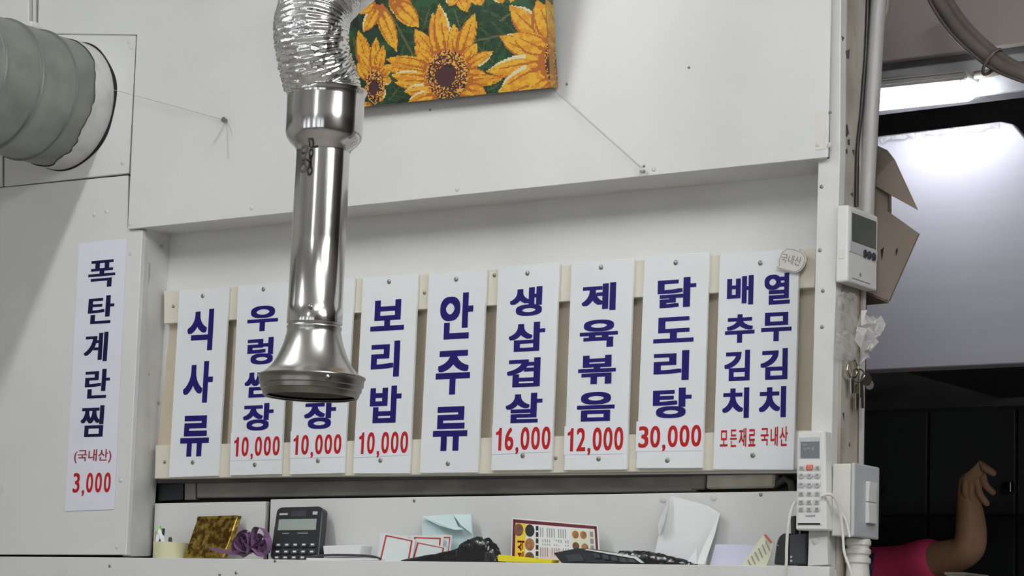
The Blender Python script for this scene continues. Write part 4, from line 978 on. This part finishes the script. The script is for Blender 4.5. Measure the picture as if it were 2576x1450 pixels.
for i in range(13):
    u = 0.335 + i * 0.026
    for v0, v1 in ((0.16, 0.36), (0.40, 0.47), (0.50, 0.54), (0.58, 0.78)):
        if (i * 7 + int(v0 * 100)) % 5: mbf.slab([p + n_f * 0.0004 for p in rquad(fr2, u, v0, u + 0.010, v1)], -n_f * 0.0002)
part('table_text', mbf, 'label_grey', t)
fpart('pink_block', 0.33, 0.60, 0.67, 0.98, 'flyer_pink', 0.00035)
mbf = MB()
for i in range(6): mbf.slab([p + n_f * 0.0004 for p in rquad(fr2, 0.285, 0.13 + i * 0.135, 0.315, 0.23 + i * 0.135)], -n_f * 0.0002)
part('table_heads', mbf, 'black_rubber', t)
def fdish(u, v, r, m):
    pts_ = [fr2(u + r * 0.42 * math.cos(a), v + r * math.sin(a)) + n_f * 0.0006 for a in np.linspace(0, 2 * math.pi, 18)[:-1]]
    part('dish_picture', MB().slab(pts_, -n_f * 0.0002), m, t)
fdish(0.085, 0.24, 0.13, 'food_brown')
for v, m in ((0.24, 'black_rubber'), (0.53, 'food_orange'), (0.82, 'food_brown')): fdish(0.215, v, 0.13, m)
for u, v, m in ((0.74, 0.26, 'food_orange'), (0.83, 0.26, 'food_orange'), (0.74, 0.52, 'food_brown'), (0.84, 0.54, 'food_orange'), (0.74, 0.78, 'food_brown'), (0.84, 0.80, 'food_brown')): fdish(u, v, 0.09, m)
mbf = MB()
for i in range(4): mbf.slab([p + n_f * 0.0005 for p in rquad(fr2, 0.905, 0.17 + i * 0.16, 0.94, 0.29 + i * 0.16)], -n_f * 0.0002)
part('side_text', mbf, 'label_grey', t)
o_ = fr2(0.155, 0.93) + n_f * 0.0006; uxf = (fr2(0.155, 0.5) - fr2(0.155, 0.93)).normalized(); uyf = (fr2(0.05, 0.7) - fr2(0.155, 0.7)).normalized()
mbf = MB(); frame_text(mbf, '보식', o_, uxf, uyf, (fr2(0.155, 0.46) - fr2(0.155, 0.93)).length, (fr2(0.075, 0.7) - fr2(0.155, 0.7)).length, 0.035)
part('lettering', mbf, 'frame_red', t)
# yellow pad
t = thing('yellow_pad', P(1320, 1412, 0.012), 'bright yellow paper pad lying below the flyer', 'pad')
w = [P(1254, 1396, 0.008), P(1390, 1409, 0.008), P(1386, 1418, 0.008), P(1246, 1413, 0.008)]
part('pad', MB().slab([Vector((v.x, v.y, max(v.z, ZSH + .0003))) for v in w], (0, 0.02, 0.0), bev=0.0005), 'paper_yellow', t)
# black card reader
t = thing('card_reader', P(1500, 1415, 0.02), 'black card reader with white edge lying in front of the flyer', 'card reader')
w = [P(1391, 1392, 0.010), P(1450, 1380, 0.012), P(1480, 1381, 0.012), P(1600, 1402, 0.010), P(1618, 1417, 0.008), P(1412, 1417, 0.008)]
part('body', MB().slab([Vector((v.x, v.y, max(v.z, ZSH + .0003))) for v in w], (0, 0.04, 0.0), bev=0.0015), 'black_plastic', t)
w = [P(1470, 1384, 0.0095), P(1476, 1382, 0.0095), P(1600, 1401, 0.0078), P(1620, 1417, 0.0068), P(1612, 1417, 0.0068), P(1596, 1406, 0.0078)]
part('white_edge', MB().slab(w, (0, 0.002, 0)), 'plastic_white', t)
w = [P(1422, 1397, 0.0078), P(1460, 1393, 0.0085), P(1470, 1412, 0.0068), P(1430, 1414, 0.0068)]
part('window', MB().slab(w, (0, 0.0016, 0)), 'charcoal_plastic', t)
for i in range(5):
    a = 1492 + i * 22; b = 1392 + i * 3.6
    part('key', MB().slab([P(a, b, 0.0075), P(a + 15, b + 2.4, 0.0075), P(a + 19, min(b + 13, 1416), 0.0065), P(a + 4, min(b + 12, 1415), 0.0065)], (0, 0.002, 0)), 'charcoal_plastic', t)
# sheets on the right
def curled(name, pts, y, label, cat, m, extra=None, lean=0.1):
    t_, w_ = px_card(name, pts, y, 0, '', label, cat, lean=lean)
    part('sheet', MB().slab(w_, (0, 0.0008, 0)), m, t_); return t_, w_
t, w = curled('paper_sheet', [(1686, 1247), (1780, 1272), (1811, 1292), (1796, 1340), (1783, 1380), (1776, 1425), (1640, 1425), (1655, 1355)], 0.060, 'large creased white sheet taped to the lower panel', 'paper', 'paper_white', lean=0.12)
part('fold', MB().slab([P(1811, 1292, 0.062), P(1798, 1345, 0.05), P(1772, 1420, 0.03), P(1752, 1420, 0.028), P(1770, 1375, 0.04)], (0, 0.0008, 0)), 'paper_white', t)
part('fold', MB().slab([P(1686, 1247, 0.068), P(1670, 1320, 0.052), P(1658, 1350, 0.058), P(1655, 1320, 0.066)], (0, 0.0008, 0)), 'paper_white', t)
part('corner_fold', MB().slab([P(1752, 1380, 0.032), P(1752, 1420, 0.026), P(1726, 1418, 0.026)], (0, 0.0008, 0)), 'paper_card', t)
curled('lilac_note', [(1800, 1370), (1905, 1372), (1900, 1425), (1785, 1425)], 0.045, 'pale lilac note paper beside the creased white sheet', 'paper', 'paper_lilac')
t, w = curled('receipt', [(1923, 1343), (1947, 1362), (1938, 1400), (1928, 1425), (1868, 1425), (1872, 1412)], 0.032, 'cream printed leaflet leaning beside the black adapter', 'leaflet', 'paper_cream', lean=0.05)
for i in range(6):
    a = (1925 - i * 9, 1362 + i * 9.5); 
    part('text_line', MB().slab([P(a[0], a[1], 0.0310), P(a[0] + 2, a[1] - 1.5, 0.0310), P(a[0] + 12, a[1] + 24 - i, 0.0310), P(a[0] + 10, a[1] + 25 - i, 0.0310)], (0, 0.0004, 0)), 'label_grey', t)
part('red_mark', MB().slab([P(1921, 1346, 0.0318), P(1926, 1345, 0.0318), P(1943, 1364, 0.0318), P(1938, 1367, 0.0318)], (0, 0.0004, 0)), 'button_red', t)
# black adapters below the remote
t = thing('black_adapter', P(1967, 1422, 0.02), 'rounded black adapter left of the white cord', 'adapter')
part('body', MB().slab([P(1946, 1421, 0.02), P(1952, 1370, 0.02), P(1958, 1352, 0.02), P(1968, 1343, 0.02), P(1984, 1342, 0.02), P(1984, 1421, 0.02)], (0, 0.03, 0), bev=0.002), 'black_plastic', t)
part('light', MB().lathe(P(1957, 1373, 0.02), (0, -1, 0), [(0, 0.001), (0.001, 0.001), (0.001, 0.0001)], seg=8), 'plastic_grey', t)
t = thing('black_charger', P(2008, 1420, 0.012), 'square black charger box right of the white cord', 'adapter')
part('body', MB().slab(pxs([(1985, 1346), (2028, 1343), (2028, 1420), (1984, 1422)], 0.008), (0, 0.035, 0), bev=0.002), 'charcoal_plastic', t)
part('plug', MB().slab(pxs([(1988, 1300), (2000, 1298), (2001, 1345), (1989, 1346)], 0.012), (0, 0.012, 0), bev=0.001), 'black_plastic', t)
for py in (1402, 1412): part('stud', MB().lathe(P(1991, py, 0.0075), (0, -1, 0), [(0, 0.0018), (0.0012, 0.0018), (0.0012, 0.0001)], seg=10), 'plastic_grey', t)

# ================================================================== KITCHEN
# lamp on the beam
yl = 0.955
la, lb_ = P(2170, 233, yl), P(2452, 203, yl)
t = thing('batten_lamp', (la + lb_) / 2, 'lit white batten lamp on the kitchen beam', 'lamp')
e0 = P(2130, 210, yl); e1 = P(2452, 176, yl)
ux_ = (P(2452, 200, yl) - P(2130, 236, yl)).normalized(); zv = Vector((0, 0, 1))
def stad(L0, L1, h, y0, y1, name, m, rr):
    """bar with a rounded right end"""
    pts_ = []
    L = (L1 - L0).length
    base = L0
    pts_.append(base + zv * h / 2); 
    for a in np.linspace(90, -90, 13):
        pts_.append(L1 - ux_ * rr + ux_ * (rr * math.cos(math.radians(a))) + zv * (h / 2 * math.sin(math.radians(a))))
    pts_.append(base - zv * h / 2)
    return part(name, MB().slab([Vector((p.x, y0, p.z)) for p in pts_], (0, y1 - y0, 0), bev=0.004), m, t, smooth=40)
kpx = (P(2300, 201, yl) - P(2300, 200, yl)).length
stad(P(2130, 220, 0.945), P(2432, 188, 0.945), 32 * kpx, 0.945, 1.0, 'housing', 'plastic_ivory', 0.014)
stad(P(2130, 255, 0.946), P(2433, 222, 0.946), 38 * kpx, 0.946, 0.992, 'diffuser', 'lamp_glow', 0.02)
for dz in (196, 206): part('groove', MB().tube([P(2130, dz + 17, 0.9445), P(2425, dz - 14, 0.9445)], 0.0008, seg=5), 'label_grey', t)
t = thing('lamp_cord', P(2500, 180, 0.98), 'corrugated grey conduit from the batten lamp along the beam', 'cable')
part('cord', MB().tube([P(2452, 190, 0.98), P(2490, 184, 0.98), P(2540, 172, 0.98), P(2640, 150, 0.98)], 0.008, seg=10), 'cable_taupe', t, smooth=60)
t = thing('cable_bundle', P(2470, 130, 0.7), 'thick taupe cable bundle sagging across the kitchen ceiling', 'cable')
cb = bez([P(2330, -80, 0.7), P(2358, -5, 0.7), P(2400, 62, 0.7), P(2450, 115, 0.7), P(2505, 158, 0.7), P(2560, 185, 0.7), P(2680, 225, 0.7)], 8)
for off, r_, nm in ((Vector((0, 0, 0)), 0.0125, 'cable'), (Vector((0.014, 0.004, 0.006)), 0.009, 'cable'), (Vector((-0.012, -0.004, -0.005)), 0.004, 'cable')):
    part(nm, MB().tube([p + off for p in cb], r_, seg=12), 'cable_taupe', t, smooth=60)
i_ = min(range(len(cb)), key=lambda i: abs(proj(cb[i])[0] - 2497))
td = (cb[i_ + 1] - cb[i_ - 1]).normalized(); tu = td.cross(Vector((0, 1, 0))).normalized()
part('tie', MB().tube([cb[i_] + (tu * math.cos(a) * 0.026 + Vector((0, 1, 0)) * math.sin(a) * 0.02) + tu * -0.002 for a in np.linspace(0, 2 * math.pi, 21)], 0.003, seg=6), 'cable_taupe', t, smooth=60)
# table with a tall cream box whose top just reaches into view
bx0, bx1 = P(2378, 1440, 1.62), P(2428, 1440, 1.62)
t = thing('work_table', ((bx0.x + bx1.x) / 2, 1.7, 0), 'steel kitchen work table below the raised arm', 'table')
part('table_top', MB().box((bx0.x - 0.35, 1.50, 0.86), (bx1.x + 0.35, 1.80, 0.90), bev=0.004), 'steel_brushed', t)
for ax in (bx0.x - 0.32, bx1.x + 0.32):
    for ay in (1.53, 1.77): part('leg', MB().box((ax - 0.018, ay - 0.018, 0), (ax + 0.018, ay + 0.018, 0.86)), 'steel_brushed', t)
t = thing('cream_box', ((bx0.x + bx1.x) / 2, 1.66, 0.9), 'cream box top just below the raised elbow', 'box')
part('body', MB().box((bx0.x, 1.62, 0.9005), (bx1.x, 1.74, bx0.z - 0.006), bev=0.003), 'cream_block', t)
part('lid', MB().box((bx0.x - 0.002, 1.617, bx0.z - 0.006), (bx1.x + 0.002, 1.743, bx0.z), bev=0.002), 'cream_block', t)
# hood
hy = 1.11
t = thing('range_hood', P(2380, 920, hy), 'large pale steel range hood lit by the kitchen lamp', 'range hood')
hq = [(2020, 366), (2205, 346), (2518, 306), (2548, 312), (2576, 346), (2770, 620), (2770, 905), (2200, 931), (2020, 939)]  # right end runs on out of view, shaped to shade the raised hand
part('front_panel', MB().slab(pxs(hq, hy), (0, 0.02, 0), bev=0.002), 'hood_panel', t)
tp = [P(2020, 366, hy + .02), P(2518, 306, hy + .02)]
part('canopy_top', MB().slab([tp[0], tp[1], tp[1] + Vector((0, 1.0, 0)), tp[0] + Vector((0, 1.0, 0))], (0, 0, -0.01)), 'charcoal_paint', t)
bt = [P(2020, 939, hy + .02), P(2770, 905, hy + .02)]
part('lower_rim', MB().slab([bt[0], bt[1], bt[1] + Vector((0, 0.05, 0)), bt[0] + Vector((0, 0.05, 0))], (0, 0, 0.006)), 'hood_panel', t)
part('filter_panel', MB().slab([bt[0] + Vector((0, .05, .06)), bt[1] + Vector((0, .05, .06)), bt[1] + Vector((0, 1.0, .06)), bt[0] + Vector((0, 1.0, .06))], (0, 0, 0.01)), 'cabinet_dark', t)
random.seed(8)
for a, b in (((2212, 348), (2300, 338)), ((2310, 337), (2390, 326)), ((2400, 325), (2512, 311))):
    n_ = 10; aa = []; bb = []
    for k in range(n_ + 1):
        f = k / n_; x = a[0] + (b[0] - a[0]) * f; y_ = a[1] + (b[1] - a[1]) * f
        aa.append(P(x, y_ - 3, hy - 0.003 - random.random() * 0.004)); bb.append(P(x + random.uniform(-3, 3), y_ + 6 + random.uniform(-3, 9), hy - 0.003 - random.random() * 0.008))
    part('torn_film', MB().strip(aa, bb), 'clear_film', t)
# dark cabinets
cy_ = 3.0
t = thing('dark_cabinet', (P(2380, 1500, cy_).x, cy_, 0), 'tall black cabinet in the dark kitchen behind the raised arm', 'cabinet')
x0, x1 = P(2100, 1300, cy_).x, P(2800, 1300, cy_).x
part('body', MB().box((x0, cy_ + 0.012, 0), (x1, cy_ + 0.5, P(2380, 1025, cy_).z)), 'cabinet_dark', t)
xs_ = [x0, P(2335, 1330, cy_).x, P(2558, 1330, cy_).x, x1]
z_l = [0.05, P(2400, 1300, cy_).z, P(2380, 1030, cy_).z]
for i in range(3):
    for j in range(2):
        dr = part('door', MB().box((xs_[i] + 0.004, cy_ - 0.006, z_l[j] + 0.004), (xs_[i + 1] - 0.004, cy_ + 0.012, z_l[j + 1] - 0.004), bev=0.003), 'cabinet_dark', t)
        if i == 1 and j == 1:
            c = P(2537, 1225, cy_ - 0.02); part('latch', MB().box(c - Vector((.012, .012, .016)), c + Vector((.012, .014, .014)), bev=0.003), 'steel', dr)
# cardboard box behind the wall end
by = 0.131
t = thing('cardboard_box', P(2210, 762, by), 'open brown cardboard box behind the wall end above the keys', 'box')
pc_ = [(2150, 430), (2193, 462), (2233, 486), (2233, 532), (2311, 588), (2236, 757), (2180, 735), (2150, 720)]
part('box_side', MB().slab(pxs(pc_, by), (0, 0.004, 0)), 'cardboard', t)
part('box_bottom', MB().slab([P(2150, 722, by + .002), P(2236, 758, by + .002), P(2231, 759, by + 0.12), P(2130, 768, by + 0.12)], (0, 0, -0.003)), 'cardboard', t)
part('box_end', MB().slab([P(2311, 588, by + .002), P(2236, 757, by + .002), P(2231, 757, by + .12), P(2300, 590, by + .12)], (-0.003, 0, 0)), 'cardboard', t)
part('flap', MB().slab([P(2150, 340, by + 0.05), P(2206, 366, by + .04), P(2230, 377, by + .02), P(2248, 400, by), P(2307, 528, by - 0.03), P(2233, 487, by - .01), P(2190, 461, by), P(2150, 440, by)], (0, 0.004, 0)), 'cardboard', t)
part('inner_wall', MB().slab(pxs([(2150, 430), (2240, 490), (2240, 540), (2150, 530)], by + 0.1), (0, 0.004, 0)), 'cardboard', t)
for q_ in ([(2253, 632), (2257, 624), (2258, 630), (2254, 643)], [(2215, 630), (2223, 622), (2221, 636), (2218, 655)]):
    part('hand_hole', MB().slab(pxs(q_, by - 0.0008), (0, 0.0008, 0)), 'black_gap', t)

# person with the raised arm -------------------------------------------------
py_ = 1.95
def Q(px, py, dy=0.0): return P(px, py, py_ + dy)
neck = Q(2128, 1405); sh = Q(2268, 1440, -0.02); el = Q(2443, 1385, -0.10); wr = Q(2432, 1222, -0.12)
head = Q(2122, 1295)
ch = neck + Vector((0, 0.02, -0.16)); wa = neck + Vector((0.0, 0.02, -0.40)); pv = neck + Vector((0, 0.02, -0.56))
side_ = (sh - neck); side_.z = 0; side_.normalize(); fwdp = Vector((-side_.y, side_.x, 0))
if fwdp.y < 0: fwdp = -fwdp
ls = neck - side_ * 0.17 + Vector((0, 0, -0.05)); le = ls - side_ * 0.05 + Vector((0, 0, -0.27)) ; lw = le + fwdp * 0.20 + Vector((0, 0, -0.10))
root = thing('person', (pv.x, pv.y, 0), 'person in a pink shirt raising a bare forearm in the dark kitchen', 'person')
def skinned(name, verts, edges, radii, m, rootv, sub=2):
    o0 = WL['person' if 'person' in WL else root.name]
    me = bpy.data.meshes.new(name); me.from_pydata([Vector(v) - WL[root.name] for v in verts], edges, [])
    me.materials.append(M[m])
    o = bpy.data.objects.new(name, me); col.objects.link(o); o.parent = root; WL[o.name] = WL[root.name]
    md = o.modifiers.new('skin', 'SKIN'); md.use_smooth_shade = True
    sv = me.skin_vertices[0].data if me.skin_vertices else None
    if sv is None:
        bm = bmesh.new(); bm.from_mesh(me); bm.verts.layers.skin.verify(); bm.to_mesh(me); bm.free(); sv = me.skin_vertices[0].data
    for i, r in enumerate(radii):
        sv[i].radius = r if isinstance(r, tuple) else (r, r); sv[i].use_root = (i == rootv)
    s = o.modifiers.new('sub', 'SUBSURF'); s.levels = sub; s.render_levels = sub
    return o
# body: pelvis, spine, neck, head, arms, legs, hand
V_ = []; E_ = []; R_ = []
def nd(p, r, prev=None):
    V_.append(Vector(p)); R_.append(r)
    if prev is not None: E_.append((prev, len(V_) - 1))
    return len(V_) - 1
a0 = nd(pv, (0.15, 0.11)); a1 = nd(wa, (0.125, 0.095), a0); a2 = nd(ch, (0.14, 0.10), a1); a2b = nd(neck + Vector((0, 0.02, -0.05)), (0.085, 0.07), a2); a3 = nd(neck, 0.052, a2b)
a4 = nd(head + Vector((0, 0, -0.055)) , (0.060, 0.066), a3); a5 = nd(head + Vector((0, 0, 0.02)), (0.074, 0.088), a4); a6 = nd(head + Vector((0, 0, 0.085)), (0.058, 0.07), a5)
b1 = nd(sh, 0.052, a2b); b1m = nd(sh.lerp(el, 0.5), 0.046, b1); b2 = nd(el, 0.042, b1m); b2m = nd(el.lerp(wr, 0.35) + Vector((0.004, 0, 0)), 0.039, b2); b3 = nd(wr, (0.026, 0.021), b2m)
palm = Q(2447, 1186, -0.13); kn = Q(2460, 1162, -0.14)
b4 = nd(palm, (0.034, 0.018), b3)
kpx2 = (Q(2401, 1200) - Q(2400, 1200)).length
for (ox, oy, l1x, l1y, l2x, l2y) in ((-16, -14, -14, -50, -6, -78), (-4, -20, 0, -62, 12, -92), (8, -18, 20, -54, 34, -78), (18, -10, 34, -34, 48, -52)):
    f0 = nd(palm + rx_ * (ox * kpx2) - dn_ * (oy * kpx2), 0.0105, b4); f1 = nd(palm + rx_ * (l1x * kpx2) - dn_ * (l1y * kpx2) + Vector((0, -0.012, 0)), 0.009, f0); nd(palm + rx_ * (l2x * kpx2) - dn_ * (l2y * kpx2) + Vector((0, 0.004, 0)), 0.0075, f1)
f0 = nd(palm + rx_ * (20 * kpx2) - dn_ * (14 * kpx2) + Vector((0, -0.01, 0)), 0.012, b4); f1 = nd(palm + rx_ * (42 * kpx2) - dn_ * (2 * kpx2) + Vector((0, -0.02, 0)), 0.010, f0); nd(palm + rx_ * (58 * kpx2) - dn_ * (-10 * kpx2) + Vector((0, -0.015, 0)), 0.008, f1)
c1 = nd(ls, 0.052, a2b); c2_ = nd(le, 0.042, c1); c3 = nd(lw, (0.026, 0.022), c2_); nd(lw + fwdp * 0.08 + Vector((0, 0, -0.03)), (0.036, 0.018), c3)
for s in (-1, 1):
    h1 = nd(pv + side_ * (0.09 * s) + Vector((0, 0, -0.10)), 0.085, a0); k1 = nd(Vector((pv.x, pv.y, 0)) + side_ * (0.10 * s) + Vector((0, 0, 0.46)), 0.056, h1); an = nd(Vector((pv.x, pv.y, 0)) + side_ * (0.10 * s) + Vector((0, 0, 0.09)), 0.04, k1); nd(Vector((pv.x, pv.y, 0)) + side_ * (0.11 * s) + fwdp * 0.14 + Vector((0, 0, 0.04)), (0.04, 0.03), an)
body = skinned('body', V_, E_, R_, 'skin', 0)
# fix palm fingers: direction uses image-up, so flip handled by -dn_ with negative offsets
# clothing
hem = sh.lerp(el, 0.62)
V2 = [pv, wa, ch, neck + Vector((0, 0.02, -0.045)), sh, sh.lerp(el, 0.3), hem, ls, ls.lerp(le, 0.55)]
skinned('shirt', V2, [(0, 1), (1, 2), (2, 3), (3, 4), (4, 5), (5, 6), (3, 7), (7, 8)], [(0.17, 0.13), (0.15, 0.115), (0.165, 0.12), (0.095, 0.08), 0.066, 0.063, 0.065, 0.066, 0.065], 'shirt_pink', 0)
V3 = [pv]; E3 = []; R3 = [(0.165, 0.125)]
for s in (-1, 1):
    V3 += [pv + side_ * (0.09 * s) + Vector((0, 0, -0.10)), Vector((pv.x, pv.y, 0)) + side_ * (0.10 * s) + Vector((0, 0, 0.46)), Vector((pv.x, pv.y, 0)) + side_ * (0.10 * s) + Vector((0, 0, 0.10))]
    n_ = len(V3); E3 += [(0, n_ - 3), (n_ - 3, n_ - 2), (n_ - 2, n_ - 1)]; R3 += [0.098, 0.072, 0.06]
skinned('trousers', V3, E3, R3, 'trousers', 0)
sp_ = [Q(2186, 1392, -0.11), Q(2182, 1420, -0.13), Q(2178, 1470, -0.14), Q(2174, 1540, -0.14)]
o = MB().strip([p - rx_ * 0.013 for p in sp_], [p + rx_ * 0.013 for p in sp_]).build('apron_strap', 'apron_navy', root)
md = o.modifiers.new('solid', 'SOLIDIFY'); md.thickness = 0.004
hb = MB().lathe(head + Vector((0, 0.012, -0.06)), (0, 0, 1), [(0, 0.070), (0.04, 0.092), (0.085, 0.099), (0.12, 0.092), (0.15, 0.07), (0.168, 0.035), (0.172, 0.0)], seg=24)
for v in hb.v:                                   # keep the face free
    dv = v - head
    f_ = dv.dot(fwdp)
    if f_ > 0.02 and dv.z < 0.06: v -= fwdp * (f_ - 0.02)
hb.build('hair', 'hair_black', root, smooth=60)
for s in (-1, 1):
    MB().lathe(head + side_ * (0.030 * s) + fwdp * 0.083 + Vector((0, 0, 0.015)), fwdp, [(0, 0.011), (0.004, 0.009), (0.007, 0.003), (0.0075, 0.0)], seg=12).build('eye', 'eye_white', root, smooth=60)
    MB().box(head + side_ * (0.078 * s) + Vector((-.01, -.014, -0.02)), head + side_ * (0.078 * s) + Vector((.01, .014, 0.03)), bev=0.007).build('ear', 'skin', root, smooth=60)
MB().lathe(head + fwdp * 0.080 + Vector((0, 0, 0.012)), (fwdp * 0.45 + Vector((0, 0, -1))), [(0, 0.004), (0.02, 0.009), (0.034, 0.014), (0.042, 0.008), (0.044, 0.0)], seg=12).build('nose', 'skin', root, smooth=60)
MB().box(head + fwdp * 0.076 + Vector((-0.02, -0.005, -0.055)), head + fwdp * 0.076 + Vector((0.02, 0.005, -0.045)), bev=0.003).build('mouth', 'lip', root, smooth=60)
